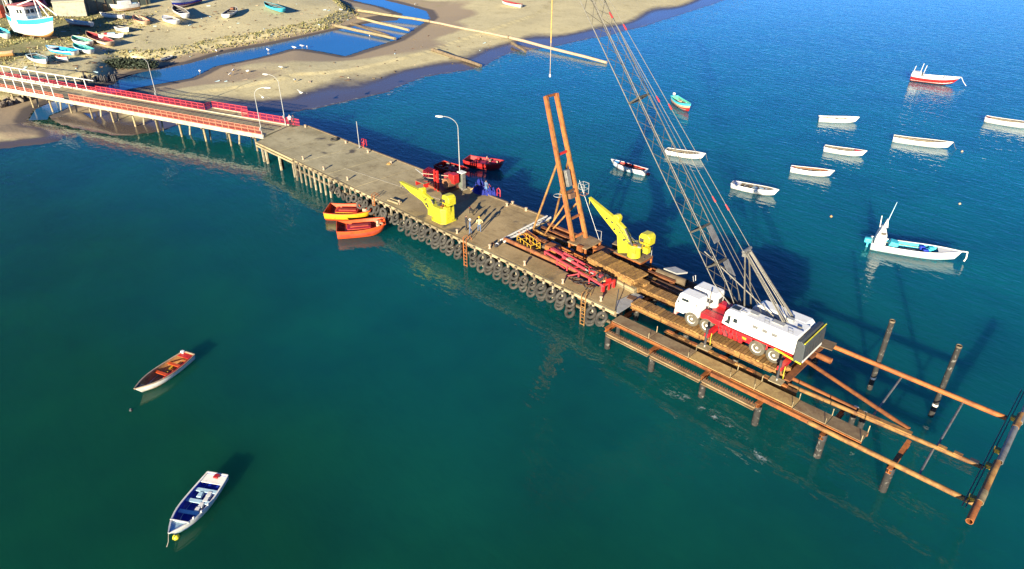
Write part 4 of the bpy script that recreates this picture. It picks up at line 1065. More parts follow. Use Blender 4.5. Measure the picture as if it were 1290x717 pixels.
# timber stack
ts = thing('timber_stack', 'stack of yellow timber baulks with cross planks beside the red frame', 'timber', (-34.2, 44.35, 2.42), R(-5))
for r_ in range(5):
    for k in range(4 if r_ > 2 else 5):
        MB().box((3.0+random.uniform(-.12, .12)-(.3 if r_ > 2 else 0), .16+k*.42+(.2 if r_ > 2 else 0), .14+r_*.285), (6.0-.5*(r_ > 2), .39, .27)).build('baulk', M['timber_pale'] if r_ < 3 and k == 0 else M['timber'], ts, bev=.015)
cpm = MB().box((0, 0, 0), (.29, 1.85, .14)).mesh('cross_plank', M['timber'], None)
for k in range(17): inst('cross_plank', cpm, ts, (.25+k*.335, 1.08+random.uniform(-.06, .06), 1.50+random.uniform(-.01, .025)), (0, 0, random.uniform(-.03, .03)))
# yellow cage basket
cg = thing('yellow_work_cage', 'yellow tubular work basket lying by the white gangway', 'work basket', (-41.1, 44.0, 2.5), R(-14))
for z in (0, .5, 1.0):
    MB().path([(x, y, z) for x, y in ((-1.25, -.55), (1.25, -.55), (1.25, .55), (-1.25, .55), (-1.25, -.55))], .04, n=6).build('ring_rail', M['yellow_rail'], cg)
for x in (-1.25, -.62, 0, .62, 1.25):
    for y in (-.55, .55): MB().tube((x, y, 0), (x, y, 1.0), .035, n=6).build('upright', M['yellow_rail'], cg)
for x in (-1.0, -.5, 0, .5, 1.0): MB().tube((x, -.55, .02), (x, .55, .02), .03, n=6).build('floor_bar', M['yellow_rail'], cg)
for y in (-.4, .4): MB().path([(-1.1, y, 1.0), (-1.1, y*1.1, 1.5), (1.0, y*1.1, 1.5), (1.1, y, 1.0)], .03, n=6).build('lifting_hoop', M['rust_o'], cg)
o = thing('rust_drum_block', 'rusty block behind the yellow work basket', 'block', (-38.9, 45.1, 2.36))
MB().box((0, 0, .45), (1.3, .9, .9), rz=.1).build('body', M['rust_o'], o, bev=.06); MB().box((-.9, 0, .3), (.6, .8, .6), rz=.1).build('shoe', M['timber_grey'], o, bev=.04)
# gangway
gw = thing('white_gangway', 'white metal gangway beam lying across the deck edge beside the yellow basket', 'gangway', (-43.75, 46.5, DZ+.03), R(4))
for s in (-.24, .24): MB().box((s, 0, .1), (.1, 7.6, .2)).build('side_rail', M['white'], gw)
MB().box((0, 0, .06), (.38, 7.5, .05)).build('tread', M['steel'], gw)
for k in range(15): MB().box((0, -3.5+k*.5, .11), (.38, .05, .05)).build('rung', M['galv'], gw)
o = thing('gear_heap', 'small heap of ropes and tools at the near end of the white gangway', 'gear', tuple(at(625, 309, DZ)))
for k in range(5): MB().lathe([(.02, 0), (.16, .03), (.2, .16), (.1, .3), (.02, .33)], 8, (random.uniform(-.4, .5), random.uniform(-.3, .3), 0)).build('bag', [M['cloth_dark'], M['timber_pale'], M['rust_d'], M['cloth_white'], M['cloth_dark']][k], o)
# red winch landing on the far side
rw = thing('red_winch_frame', 'red winch and stair frame standing at the far pier edge behind the yellow crane', 'winch', (-58.4, 47.9, DZ))
rw.scale = (1.2, 1.2, 1.2)
for x, y in ((-.2, -1.0), (.25, -1.0)): MB().box((x, y, 1.05), (.16, .16, 2.1)).build('post', M['red'], rw)
for k in range(5): MB().box((.02, -1.0, .25+k*.42), (.3, .1, .09)).build('rung', M['red'], rw)
MB().box((0, .15, .12), (2.6, 2.3, .22)).build('base_frame', M['brown'], rw)
MB().tube((.9, -.6, .85), (.9, .9, .85), .5, n=16).build('winch_drum', M['rust_d'], rw)
MB().box((1.35, .1, 1.35), (.8, .7, .9)).build('motor_housing', M['red'], rw, bev=.05)
MB().box((.2, .5, .9), (.9, .8, 1.0)).build('gear_case', M['maroon'], rw, bev=.05)
for z in (.7, 1.1, 1.5): MB().beam((-1.9, -1.2, z-.2), (1.4, .2, z), .07, .05).build('guard_rail', M['cream'] if z > 1 else M['red'], rw)
for k in range(4): MB().box((-2.2+.28*k, -.4, 1.15), (.05, 1.1, .7), rz=.3).build('slat', M['crimson'], rw)
MB().box((-1.9, -1.2, .5), (1.4, .8, .06)).build('side_table', M['timber_grey'], rw)
for s in (-2.5, -1.3): MB().box((s, -1.2, .24), (.1, .7, .46)).build('table_leg', M['red'], rw)
MB().tube((-3.9, -.4, 1.0), (-2.2, -.6, .75), .05, n=6).build('lever_bar', M['galv'], rw)
q = at(583, 243, DZ)
cbn = thing('electric_cabinet', 'pale grey electric cabinet on the far pier edge beside the tallest lamp', 'cabinet', (-56.6, 49.1, DZ))
MB().box((0, 0, 1.05), (.7, .55, 2.0)).build('body', M['steel'], cbn, bev=.03); MB().box((0, 0, 2.1), (.85, .7, .1)).build('roof', M['white'], cbn)
MB().box((0, -.285, 1.1), (.55, .02, 1.6)).build('door', M['slate_green'], cbn); MB().box((0, 0, .03), (.95, .8, .06)).build('plinth', M['concrete_pale'], cbn)
# heap of blue net
def mound(name, mat_, parent, rx, ry, rz_, seed, n=28, amp=.16):
    r_ = random.Random(seed); ph = [r_.uniform(0, 6.3) for _ in range(8)]
    vs, fs = [], []
    for i in range(n):
        for j in range(n):
            u, v = i/(n-1)*2-1, j/(n-1)*2-1
            d = math.hypot(u, v); h = max(0, 1-d**2.2)
            h += amp*(math.sin(u*7+ph[0])*math.sin(v*8+ph[1])+.6*math.sin(u*15+ph[2])*math.sin(v*13+ph[3])+r_.uniform(-.4, .4))*min(1, h*3)
            vs.append((u*rx, v*ry, max(h, 0)*rz_))
    fs = [(i*n+j, (i+1)*n+j, (i+1)*n+j+1, i*n+j+1) for i in range(n-1) for j in range(n-1) if not (all(vs[k][2] <= .001 for k in (i*n+j, (i+1)*n+j, (i+1)*n+j+1, i*n+j+1)))]
    b = MB(); b.add(vs, fs); return b.build(name, mat_, parent, smooth=60)
nt_ = thing('blue_net_heap', 'heap of deep blue fishing net at the far pier edge behind the man', 'fishing net', (-54.4, 50.05, DZ-.02), .1)
mound('net', M['net'], nt_, 1.25, .8, .75, 3, 40, .42); o = mound('net_fold', M['net'], nt_, .9, .7, .6, 9, 30, .45); o.location = (1.3, .25, 0); o = mound('net_fold', M['net'], nt_, .7, .6, .9, 14, 30, .5); o.location = (-.5, .35, 0)
MB().path([(-1.2, -.5, .1), (-.4, -.1, .8), (.4, .2, .7), (1.4, -.3, .15)], .06).build('float_line', M['rope'], nt_)
for k, px in enumerate(((617, 242), (629, 247))):
    q = at(px[0], px[1], DZ)
    t = thing('pink_hoop', ('left' if k == 0 else 'right') + ' one of two pinkish red hoops at the deck edge right of the blue net', 'hoop', (q[0], q[1]-.1, DZ))
    MB().path([(-.25, 0, 0), (-.25, 0, .8), (0, 0, 1.0), (.25, 0, .8), (.25, 0, 0)], .06).build('bar', M['crimson'], t)
    MB().box((0, 0, .4), (.44, .06, .08)).build('rung', M['crimson'], t)

# ---------------------------------------------------------------- boats
def boat(name, label, cat, group, loc, rz, L, B, D, hull, inner='boat_grey', gun='white', tw=.72, bow=.0, rake=.5, sheer=.35, thwarts=(.25, .5, .72), thw='boat_grey', foredeck=0.0, fd='white', stern=0.0, sd='white', roll=0.0, z0=-.14, sterns=.08):
    """open boat; x forward; hull = 4 material names from the top strake to the bottom"""
    t = thing(name, label, cat, (loc[0], loc[1], loc[2]+z0), rz, group)
    t.rotation_euler = (roll, 0, rz)
    N = 15
    def hb(u):
        if u < .5: f = tw+(1-tw)*math.sin(u/.5*math.pi/2)
        else: f = bow+(1-bow)*(1-((u-.5)/.5)**2.3)
        return B/2*max(f, .012)
    def gn(u): return D*(1+sheer*max(0, (u-.35)/.65)**2+sterns*max(0, (.3-u)/.3)**2)
    def kl(u): return D*.32*max(0, (u-.72)/.28)**2
    def X(u, fr): return -L/2+L*u*(1-rake/L)+rake*fr*u**2.5
    fr = [1.0, .74, .46, .16, 0.0]; wd = [1.0, .985, .92, .64, 0.0]
    b = MB(); mats = [M[h] for h in hull]
    ring = []
    for i in range(N):
        u = i/(N-1); g, k = gn(u), kl(u)
        row = []
        for f, w in zip(fr, wd): row.append((X(u, f), -hb(u)*w, k+(g-k)*f))
        for f, w in list(zip(fr, wd))[-2::-1]: row.append((X(u, f), hb(u)*w, k+(g-k)*f))
        ring.append(row)
    vs = [p for r_ in ring for p in r_]
    for i in range(N-1):
        for j in range(8):
            mi = [0, 1, 2, 3, 3, 2, 1, 0][j]
            b.add([ring[i][j], ring[i+1][j], ring[i+1][j+1], ring[i][j+1]], [(0, 1, 2, 3)], mi)
    b.add(ring[0], [tuple(range(9))], 0)
    if bow > .05: b.add(ring[-1], [tuple(range(9))], 0)
    h = b.build('hull', mats, t, smooth=50)
    bm2 = bmesh.new(); bm2.from_mesh(h.data); bmesh.ops.remove_doubles(bm2, verts=bm2.verts[:], dist=.002); bmesh.ops.recalc_face_normals(bm2, faces=bm2.faces[:]); bm2.to_mesh(h.data); bm2.free()
    # lining
    b = MB(); w_ = .05; rr = []
    for i in range(N):
        u = min(max(i/(N-1), .02), .97); g, k = gn(u), kl(u); q = max(hb(u)-w_, .01)
        fl = k+D*.26
        rr.append([(X(u, .97), -q, g-.012), (X(u, .6), -q*.95, fl+(g-fl)*.45), (X(u, .3), -q*.78, fl), (X(u, .3), q*.78, fl), (X(u, .6), q*.95, fl+(g-fl)*.45), (X(u, .97), q, g-.012)])
    for i in range(N-1):
        for j in range(5): b.add([rr[i][j], rr[i+1][j], rr[i+1][j+1], rr[i][j+1]], [(3, 2, 1, 0)], 0)
    b.add(rr[0], [(0, 1, 2, 3, 4, 5)]); b.add(rr[-1], [(5, 4, 3, 2, 1, 0)])
    b.build('lining', M[inner], t, smooth=50)
    # gunwale
    b = MB()
    for s in (-1, 1):
        pr_ = []
        for i in range(N):
            u = i/(N-1); x = X(u, 1); y = hb(u); g = gn(u)
            pr_.append([(x, s*(y+.035), g-.05), (x, s*(y+.035), g+.03), (x, s*max(y-.07, 0), g+.03), (x, s*max(y-.07, 0), g-.02)])
        for i in range(N-1):
            for j in range(4): b.add([pr_[i][j], pr_[i+1][j], pr_[i+1][(j+1) % 4], pr_[i][(j+1) % 4]], [(0, 1, 2, 3)])
        b.add(pr_[0], [(0, 1, 2, 3)]); b.add(pr_[-1], [(0, 1, 2, 3)])
    y = hb(0); b.box((X(0, 1), 0, gn(0)-.01), (.09, 2*y, .08))
    if bow > .05: b.box((X(1, 1), 0, gn(1)-.01), (.09, 2*hb(1), .08))
    b.build('gunwale', M[gun], t, smooth=40)
    for u in thwarts:
        MB().box((X(u, .6), 0, gn(u)*.74), (.26, 2*(hb(u)-.07), .05)).build('thwart', M[thw], t)
    def deck(nm, u0, u1, m_):
        us = [u0+(u1-u0)*k/5 for k in range(6)]
        top = [(X(u, 1), -(hb(u)-.04), gn(u)-.035) for u in us]+[(X(u, 1), (hb(u)-.04), gn(u)-.035) for u in us[::-1]]
        n = len(top); vs_ = top+[(x, y, z-.04) for x, y, z in top]
        MB().add(vs_, [tuple(range(n)), tuple(range(2*n-1, n-1, -1))]+[(i, (i+1) % n, n+(i+1) % n, n+i) for i in range(n)]).build(nm, M[m_], t, smooth=None)
    if foredeck: deck('foredeck', 1-foredeck, .97, fd)
    if stern: deck('stern_deck', .015, stern, sd)
    t['L'] = L
    return t, X, hb, gn
def outboard(t, x, z, m_='dark'):
    o = MB().prism([(-.22, 0), (.2, 0), (.24, .3), (.1, .42), (-.2, .38)], -.16, .16, 'y').build('outboard_motor', M[m_], t, (x-.18, 0, z+.1), bev=.04)
    MB().box((0, 0, -.45), (.14, .1, .9)).build('motor_leg', M['steel'], o); MB().box((.2, 0, -.05), (.2, .26, .2)).build('clamp', M['steel'], o)
def ends(bow, stern, z):
    a, c = at(bow[0], bow[1], z), at(stern[0], stern[1], z)
    m = (a+c)/2; d = a-c
    return (m[0], m[1], 0), math.atan2(d[1], d[0]), math.hypot(d[0], d[1])
def buoy(px, py, m_, label, r_=.18, stick=False):
    q = at(px, py, 0)
    t = thing('mooring_buoy', label, 'buoy', (q[0], q[1], 0))
    MB().lathe([(.02, -r_*.8), (r_*.8, -r_*.5), (r_, 0), (r_*.8, r_*.6), (r_*.3, r_*.95), (.02, r_)], 12).build('float', M[m_], t, smooth=60)
    MB().lathe([(.04, r_*.9), (.05, r_*1.25), (.02, r_*1.3)], 8).build('ring_eye', M['steel'], t)
def moor_line(t, a, c, m_='wire'):
    MB().path([a, ((a[0]+c[0])/2, (a[1]+c[1])/2, (a[2]+c[2])/2-.15), c], .025, n=5).build('mooring_line', M[m_], t)

WW = ['white']*4
# dinghies in the near bay
p, rz, L = ends((219, 671), (271, 604), .45)
t, X, hb, gn = boat('open_boat', 'white open boat with blue inside and yellow buoy at the bow', 'boat', None, p, rz, 5.0, 1.8, .7, ['white', 'white', 'pale_blue', 'boat_grey'], 'blue', 'white', .82, thwarts=(.28, .47, .66), thw='pale_blue', foredeck=.2, fd='pale_blue', stern=.17)
for u, s in ((.33, .3), (.36, -.25), (.52, .32), (.42, .35), (.60, .3)): MB().box((X(u, .6), s, gn(u)*.66), (.42, .3, .2), rz=.1).build('storage_box', M['white'] if s > 0 else M['pale_blue'], t, bev=.03)
MB().box((X(.82, 1), 0, gn(.8)+.02), (.07, 1.25, .07)).build('deck_beam', M['white'], t)
for u in (.52, .64, .75): MB().box((X(u, 1), hb(u)-.02, gn(u)+.07), (.1, .08, .12)).build('cleat', M['white'], t)
moor_line(t, (X(1, 1), 0, gn(1)), (X(1, 1)+.35, -.1, .15)); MB().box((X(.06, 1), .1, gn(0)+.06), (.3, .3, .12)).build('fuel_can', M['red'], t)
buoy(222, 677, 'yellow', 'small yellow buoy at the bow of the blue inside boat', .22)
p, rz, L = ends((174, 493), (236, 449), .4)
t, X, hb, gn = boat('open_boat', 'white open boat with brown inside and red gunwale in the near bay', 'boat', None, p, rz, 5.3, 1.75, .7, ['white', 'white', 'white', 'boat_grey'], 'ochre', 'cream', .7, thwarts=(.3, .55), thw='orange', foredeck=.13, fd='boat_dark', stern=.12, sd='red')
MB().path([(X(u, 1), hb(u)-.06, gn(u)+.04) for u in (.05, .25, .45, .65)], .05).build('red_rail', M['red'], t)
for u, s in ((.22, .2), (.38, -.2), (.47, .1)): MB().box((X(u, .4), s, gn(u)*.5), (.7, .18, .12), rz=.3).build('oar_bundle', M['orange'] if s > 0 else M['yellow_rail'], t)
MB().box((X(.03, 1), -.5, gn(0)+.05), (.25, .3, .2)).build('fuel_can', M['white'], t, bev=.04)
buoy(165, 517, 'dark', 'small dark buoy in the near bay beside the brown inside boat', .13)
# moored orange work boats
for k, (bx, sx, lab) in enumerate((((466, 266), (415, 265), 'orange and yellow square ended boat moored closest to the pier landing'), ((482, 283), (428, 288), 'orange square ended boat on the outer side of its yellow sided twin'))):
    p, rz, L = ends(bx, sx, .8)
    t, X, hb, gn = boat('work_boat', lab, 'boat', 'orange work boats', p, rz, 5.3, 3.0, 1.3, ['boat_yellow', 'boat_yellow', 'orange', 'orange'] if k == 0 else ['orange', 'coral', 'orange', 'red'], 'orange', 'orange', .94, .6, .5, .18, (.2,), 'orange', z0=-.3)
    MB().box((-.25, 0, .85), (2.6, 1.35, .75)).build('engine_box', M['crimson'] if k else M['red'], t, bev=.06)
    MB().box((-.25, -.70, .98), (2.5, .1, .42)).build('box_side', M['boat_yellow'] if k == 0 else M['coral'], t)
    MB().box((-.2, 0, 1.26), (2.0, .5, .07)).build('box_lid', M['coral'], t)
    for i in range(5): MB().box((2.0+random.uniform(-.35, .4), random.uniform(-.8, .8), 1.35), (.35, .28, .4), rz=random.uniform(0, 1)).build('gear_lump', M['orange'] if i % 2 else M['cream'], t, bev=.05)
    MB().box((X(1, 1)-.1, 0, gn(1)+.15), (.2, .3, .3)).build('bow_bitt', M['orange'], t)
# red boats on the far side
p, rz, L = ends((634, 206), (587, 199), 1.0)
t, X, hb, gn = boat('work_boat', 'broad red work boat lying off the far pier edge', 'boat', None, p, rz, 5.4, 2.5, 1.25, ['red', 'red', 'maroon', 'maroon'], 'maroon', 'red', .9, .5, .5, .2, (.2, .8), 'red', z0=-.3)
MB().box((-.2, 0, .8), (2.0, 1.2, .55)).build('engine_box', M['crimson'], t, bev=.06)
for i in range(7): MB().box((random.uniform(-2, 1.8), random.uniform(-.8, .8), 1.15), (.45, .32, .35), rz=random.uniform(0, 1)).build('gear_lump', [M['red'], M['crimson'], M['cream']][i % 3], t, bev=.05)
MB().tube((.3, .2, 1.0), (.3, .2, 1.9), .06, n=6).build('bitt_post', M['cream'], t)
p, rz, L = ends((584, 214), (556, 206), 1.0)
t, X, hb, gn = boat('work_boat', 'red work boat tucked behind the red winch at the pier', 'boat', None, p, rz, 4.8, 2.4, 1.2, ['red', 'red', 'maroon', 'maroon'], 'red', 'coral', .9, .5, .5, .2, (.25, .75), 'red', z0=-.3)
MB().box((-.2, 0, .8), (1.8, 1.1, .55)).build('engine_box', M['red'], t, bev=.06)
for i in range(4): MB().box((random.uniform(-1.6, 1.6), random.uniform(-.8, .8), 1.15), (.45, .35, .35), rz=random.uniform(0, 1)).build('gear_lump', M['orange'] if i % 2 else M['cream'], t, bev=.05)
# moored white boats out in the bay (bow, stern in the view)
G = 'small boats moored in the bay'
def wb(bow_px, stern_px, z, L, label, hull=WW, **k):
    D_ = k.get('D', .82)
    p, rz, _ = ends(bow_px, stern_px, z)
    t, X, hb, gn = boat('open_boat', label, 'boat', G, p, rz, L, k.pop('B', L*.29), k.pop('D', .82), hull, **k)
    r_ = random.Random(int(L*100)+int(bow_px[0]))
    for s in (-1, 1):                                   # oars laid along the thwarts, a bucket or two, rowlocks
        y = s*(hb(.45)*.45+r_.uniform(-.1, .1)); MB().tube((X(.12, .6), y, gn(.3)*.82), (X(.74, .6), y*.7, gn(.6)*.84), .035, n=6).build('oar', M['timber_pale'] if s > 0 else M['timber_grey'], t)
        MB().box((X(.42, 1), s*(hb(.42)-.02), gn(.42)+.07), (.06, .05, .12)).build('rowlock', M['dark'], t)
    for q in range(r_.randint(1, 3)):
        u = r_.uniform(.25, .75); MB().lathe([(.12, 0), (.16, .28), (.13, .28), (.1, .05)], 10, (X(u, .4), r_.uniform(-.3, .3)*hb(u), D_*.3)).build('bucket', M[r_.choice(('blue', 'orange', 'dark', 'boat_grey'))], t)
    return t, X, hb, gn
t, X, hb, gn = wb((886, 197), (842, 190), .5, 5.6, 'plain white open boat seen behind the crane boom', inner='boat_dark', foredeck=.15); moor_line(t, (X(1, 1), 0, gn(1)), (X(1, 1)+.5, 0, 0))
t, X, hb, gn = wb((771, 205), (812, 216), .5, 5.5, 'white boat with red inside and light blue bow left of the boom', ['white', 'white', 'pale_blue', 'pale_blue'], inner='red', foredeck=.22, fd='sky_blue', gun='white', thw='red', B=1.6)
MB().box((-.3, 0, .5), (2.4, .9, .3)).build('red_cover', M['crimson'], t, bev=.08); MB().box((1.2, 0, .55), (.7, .8, .2)).build('cream_locker', M['cream'], t, bev=.04)
buoy(817, 220, 'red', 'small red buoy off the stern of the red inside boat', .24)
t, X, hb, gn = wb((978, 243), (925, 232), .5, 5.8, 'white boat with dark boxes inside between boom and far boats', inner='boat_dark', thw='pale_blue', foredeck=.12, stern=.2, thwarts=(.3, .48, .62, .76))
for u in (.35, .55, .68): MB().box((X(u, .5), .1, gn(u)*.75), (.4, .5, .22)).build('fish_box', M['pale_blue'] if u > .5 else M['boat_dark'], t)
t, X, hb, gn = wb((1049, 219), (998, 212), .5, 5.4, 'white round sterned boat with brown inside closest to the pier among four whites', inner='brown', foredeck=.14, tw=.55, stern=.1, sd='maroon')
t, X, hb, gn = wb((1091, 194), (1039, 186), .5, 5.6, 'white boat with red tinted bow gunwale beyond the round sterned boat', inner='boat_dark', foredeck=.12, fd='maroon'); MB().box((X(.8, 1), 0, gn(.8)+.03), (.8, .5, .05)).build('bow_cover', M['red'], t)
t, X, hb, gn = wb((1081, 151), (1033, 149), .5, 6.2, 'white boat farthest left of the distant pair with grey inside', inner='boat_grey', foredeck=.12)
t, X, hb, gn = wb((1200, 184), (1125, 174), .5, 7.8, 'longest plain white boat with four dark thwart gaps', inner='boat_dark', thwarts=(.2, .38, .56, .74), foredeck=.1, B=1.8, D=.9); moor_line(t, (X(1, 1), 0, gn(1)), (X(1, 1)+.8, .3, 0))
t, X, hb, gn = wb((1306, 160), (1239, 149), .5, 6.8, 'white boat with reddish stern at the far right edge', inner='boat_dark', stern=.1, sd='maroon', D=.9)
t, X, hb, gn = wb((873, 141), (846, 122), .6, 7.2, 'green and cream boat with red bottom seen right of the boom', ['turq', 'cream', 'red', 'red'], inner='green', gun='turq', thw='pale_blue', foredeck=.12, fd='turq', B=2.0, D=1.15, sheer=.5)
outboard(t, X(0, 1), gn(0), 'white')
for u in (.35, .52, .62): MB().box((X(u, .5), .1, gn(u)*.72), (.5, .6, .3), rz=.2).build('gear_lump', M['boat_dark'] if u > .5 else M['cream'], t, bev=.06)
t, X, hb, gn = wb((1208, 103), (1149, 96), .9, 8.4, 'white topped boat with bright red bottom farthest out', ['pale_blue', 'red', 'red', 'red'], inner='white', gun='white', z0=-.05, foredeck=.3, fd='white', stern=.3, sd='white', B=2.3, D=1.35, sheer=.35, rake=1.2)
MB().box((X(.12, 1), 0, gn(.1)+.25), (1.6, 1.5, .6)).build('wheel_box', M['white'], t, bev=.12)
for dx, h in ((-.9, .9), (.3, 1.5), (.9, 1.2)): MB().tube((X(.15, 1)+dx, .2, gn(.1)+.3), (X(.15, 1)+dx+.2, .3, gn(.1)+.6+h), .05, n=6).build('mast_pole', M['white'], t)
MB().box((X(.24, 1), 0, gn(.2)+.15), (.4, .6, .5)).build('console', M['dark'], t)
for s in (-.12, .12): moor_line(t, (X(1, 1), s, gn(1)), (X(1, 1)+1.2, s-.2, .4), 'white')
# blue and white fishing launch with cuddy
t, X, hb, gn = wb((1208, 322), (1100, 305), .7, 8.4, 'large white and turquoise launch with tall stern frame and mast', ['pale_blue', 'white', 'white', 'pale_blue'], inner='turq', gun='white', thw='turq', foredeck=.24, fd='white', B=2.2, D=1.0, sheer=.35, thwarts=(.32, .62), tw=.85)
MB().prism([(X(.02, 1), .7), (X(.17, 1), .7), (X(.155, 1), 2.0), (X(.12, 1), 2.75), (X(.07, 1), 2.8), (X(.035, 1), 1.9)], -.55, .5, 'y').build('stern_cuddy', M['white'], t, bev=.1)
MB().prism([(0, 0), (.5, 0), (.32, .9), (.2, .9)], -.2, .2, 'y').build('mast_step', M['white'], t, (X(.08, 1), 0, 2.75), bev=.04)
MB().tube((X(.12, 1), 0, 3.4), (X(.16, 1), .1, 5.6), .045, n=8, r2=.025).build('mast', M['pale_blue'], t)
MB().tube((X(.06, 1), .5, 2.3), (X(.045, 1), .6, 3.7), .045, n=8).build('aerial_post', M['white'], t)
MB().box((X(.105, 1), -.56, 2.2), (.5, .03, .3)).build('cuddy_vent', M['boat_dark'], t)
o = MB().box((X(0, 1)-.35, .1, .95), (.7, .6, .5)).build('outboard_motor', M['turq'], t, bev=.1); MB().box((X(0, 1)-.3, .1, .3), (.16, .16, 1.0)).build('motor_leg', M['turq'], o)
MB().prism([(0, 0), (.9, 0), (.95, .5), (.2, .62)], -.5, .5, 'y').build('turquoise_locker', M['turq'], t, (X(.2, 1), .05, .75), bev=.06)
MB().box((X(.48, 1), .78, .8), (2.4, .12, .5)).build('side_locker', M['turq'], t, bev=.03); MB().box((X(.46, .5), 0, .5), (1.6, .6, .25)).build('net_pile', M['white'], t, bev=.1)
for u, s, m_ in ((.60, .3, 'blue'), (.66, -.2, 'turq'), (.70, .35, 'turq'), (.63, -.45, 'blue')): MB().box((X(u, .8), s, .95), (.5, .4, .4), rz=.3).build('crate', M[m_], t, bev=.05)
MB().path([(X(1, 1), 0, gn(1)), (X(1, 1)+.45, 0, gn(1)+.02), (X(1, 1)+.5, -.1, .7), (X(1, 1)+.4, -.1, .35)], .07).build('anchor_line', M['white'], t)
buoy(1047, 273, 'ochre', 'tiny ochre buoy in open water left of the turquoise launch', .16)
buoy(1209, 257, 'cream', 'small pale buoy behind the turquoise launch', .16)
buoy(1212, 191, 'cream', 'small pale buoy off the bow of the longest white boat', .18)

# ---------------------------------------------------------------- boats drawn up on the beach
GB = 'boats drawn up on the beach'
def bb(bow_px, stern_px, label, hull, inner='boat_grey', W_=.28, H=.95, roll=0.0, lift=0.0, **k):
    a, c = on_ground(*bow_px), on_ground(*stern_px)
    m = (a+c)/2; d = a-c; L = math.hypot(d.x, d.y)
    return boat('beached_boat', label, 'boat', GB, (m.x, m.y, gz(m.x, m.y)+lift), math.atan2(d.y, d.x), L, min(L*W_, 2.9), H, hull, inner, k.pop('gun', 'white'), roll=roll, z0=.02, **k)
bb((0, 41), (10.5, 51), 'pale turquoise boat cut by the left edge on the grass', ['white', 'white', 'white', 'white'], 'turq', gun='turq', H=1.2)
bb((-12, 72), (19, 72), 'ochre hull at the left edge beside the bridge railing', ['cream', 'ochre', 'ochre', 'ochre'], 'ochre', gun='cream')
bb((61, 85), (41, 75), 'pale turquoise boat with dark thwart gaps closest to the bridge railing', ['white', 'pale_blue', 'white', 'white'], 'boat_dark', gun='pale_blue', thw='turq', thwarts=(.15, .3, .45, .6, .75))
t, X, hb, gn = bb((60, 65), (96, 71), 'light blue boat with white bow lying by the track', ['white', 'sky_blue', 'sky_blue', 'white'], 'sky_blue', gun='sky_blue', thw='turq', foredeck=.3, thwarts=(.2, .35, .5))
bb((71, 77), (87, 79), 'small red and white boat tucked beside the light blue boat', ['white', 'white', 'white', 'white'], 'red', gun='red', thw='red', H=.9)
bb((95, 62), (116, 71), 'white boat with turquoise thwarts right of the light blue boat', ['white', 'white', 'white', 'white'], 'green', gun='turq', thw='turq', thwarts=(.2, .4, .6, .75))
bb((93, 51), (113, 58), 'small white boat with dark green inside on the grass', ['white', 'white', 'white', 'cream'], 'green', W_=.34)
bb((110, 45), (140, 60), 'slim pink and white boat with maroon inside', ['cream', 'white', 'maroon', 'white'], 'maroon', gun='cream', thw='maroon')
t, X, hb, gn = bb((158, 49), (127, 50), 'white boat heaped with red and pale gear', ['white', 'white', 'white', 'white'], 'boat_dark')
for u, m_ in ((.3, 'red'), (.45, 'pale_blue'), (.6, 'pale_blue'), (.2, 'cream')): MB().box((X(u, .7), 0, gn(u)+.15), (.9, 1.0, .5), rz=.4).build('gear_lump', M[m_], t, bev=.12)
bb((164, 42), (148, 39), 'short white boat behind the gear laden boat', ['white', 'cream', 'white', 'white'], 'boat_dark')
t, X, hb, gn = bb((84, 31), (117, 36), 'slim white boat with red patch lying in the big shadow', ['white', 'white', 'red', 'red'], 'white', W_=.2)
bb((127, 22), (157, 26), 'slim plain white boat lying right of the big shadow', ['white', 'white', 'white', 'white'], 'cream', W_=.2)
bb((170, 24), (185, 32), 'short cream boat with coral gunwale facing the stream', ['cream', 'cream', 'white', 'white'], 'cream', gun='coral')
bb((207, 25), (223, 34), 'white upturned looking boat at the front of the crossed pair', ['white', 'white', 'white', 'white'], 'cream', W_=.34, foredeck=.4, stern=.4)
bb((221, 15), (235, 26), 'white boat with dark inside behind the crossed pair', ['white', 'cream', 'white', 'white'], 'boat_dark', W_=.3, H=1.2)
t, X, hb, gn = bb((218, 13), (252, 3), 'white cabin boat with blue stripe at the top of the beach', ['white', 'blue', 'maroon', 'white'], 'white', H=1.7, foredeck=.3)
MB().box((X(.35, 1), 0, gn(.3)+.5), (2.2, 1.6, 1.2)).build('cabin', M['white'], t, bev=.12)
t, X, hb, gn = bb((141, 17), (176, 12), 'white cabin boat with blue tinted deck beside the dark shed', ['white', 'white', 'ochre', 'cream'], 'white', H=1.6, foredeck=.35, W_=.3)
MB().box((X(.5, 1), 0, gn(.4)+.45), (3.0, 1.7, 1.1)).build('cabin', M['white'], t, bev=.15); MB().box((X(.25, 1), 0, gn(.2)+.1), (2.0, 1.5, .3)).build('deck_cover', M['pale_blue'], t)
t, X, hb, gn = bb((298, 14), (285, 24), 'lone grey boat with rusty gear on open sand', ['white', 'boat_grey', 'white', 'white'], 'boat_dark', W_=.3)
MB().box((X(.75, 1), .2, gn(.7)+.2), (1.4, .9, .5)).build('gear_lump', M['brown'], t, bev=.1)
bb((334, 8), (356, 18), 'lone pale turquoise boat on open sand', ['turq', 'turq', 'turq', 'turq'], 'boat_dark', gun='turq', W_=.27, thw='turq')
bb((83, -4), (95, 3), 'small turquoise boat at the top edge above the pale bank', ['turq', 'white', 'white', 'white'], 'turq')
bb((632, 6), (656, 10), 'small white boat alone on the far beach left of the boom', ['white', 'white', 'white', 'white'], 'maroon', gun='maroon', W_=.24)
# small wrecked hull beside the stream
t, X, hb, gn = bb((203, 79), (216, 72), 'half sunk small grey dinghy beside the stream', ['pale_blue', 'boat_grey', 'boat_grey', 'boat_grey'], 'boat_dark', H=.5)

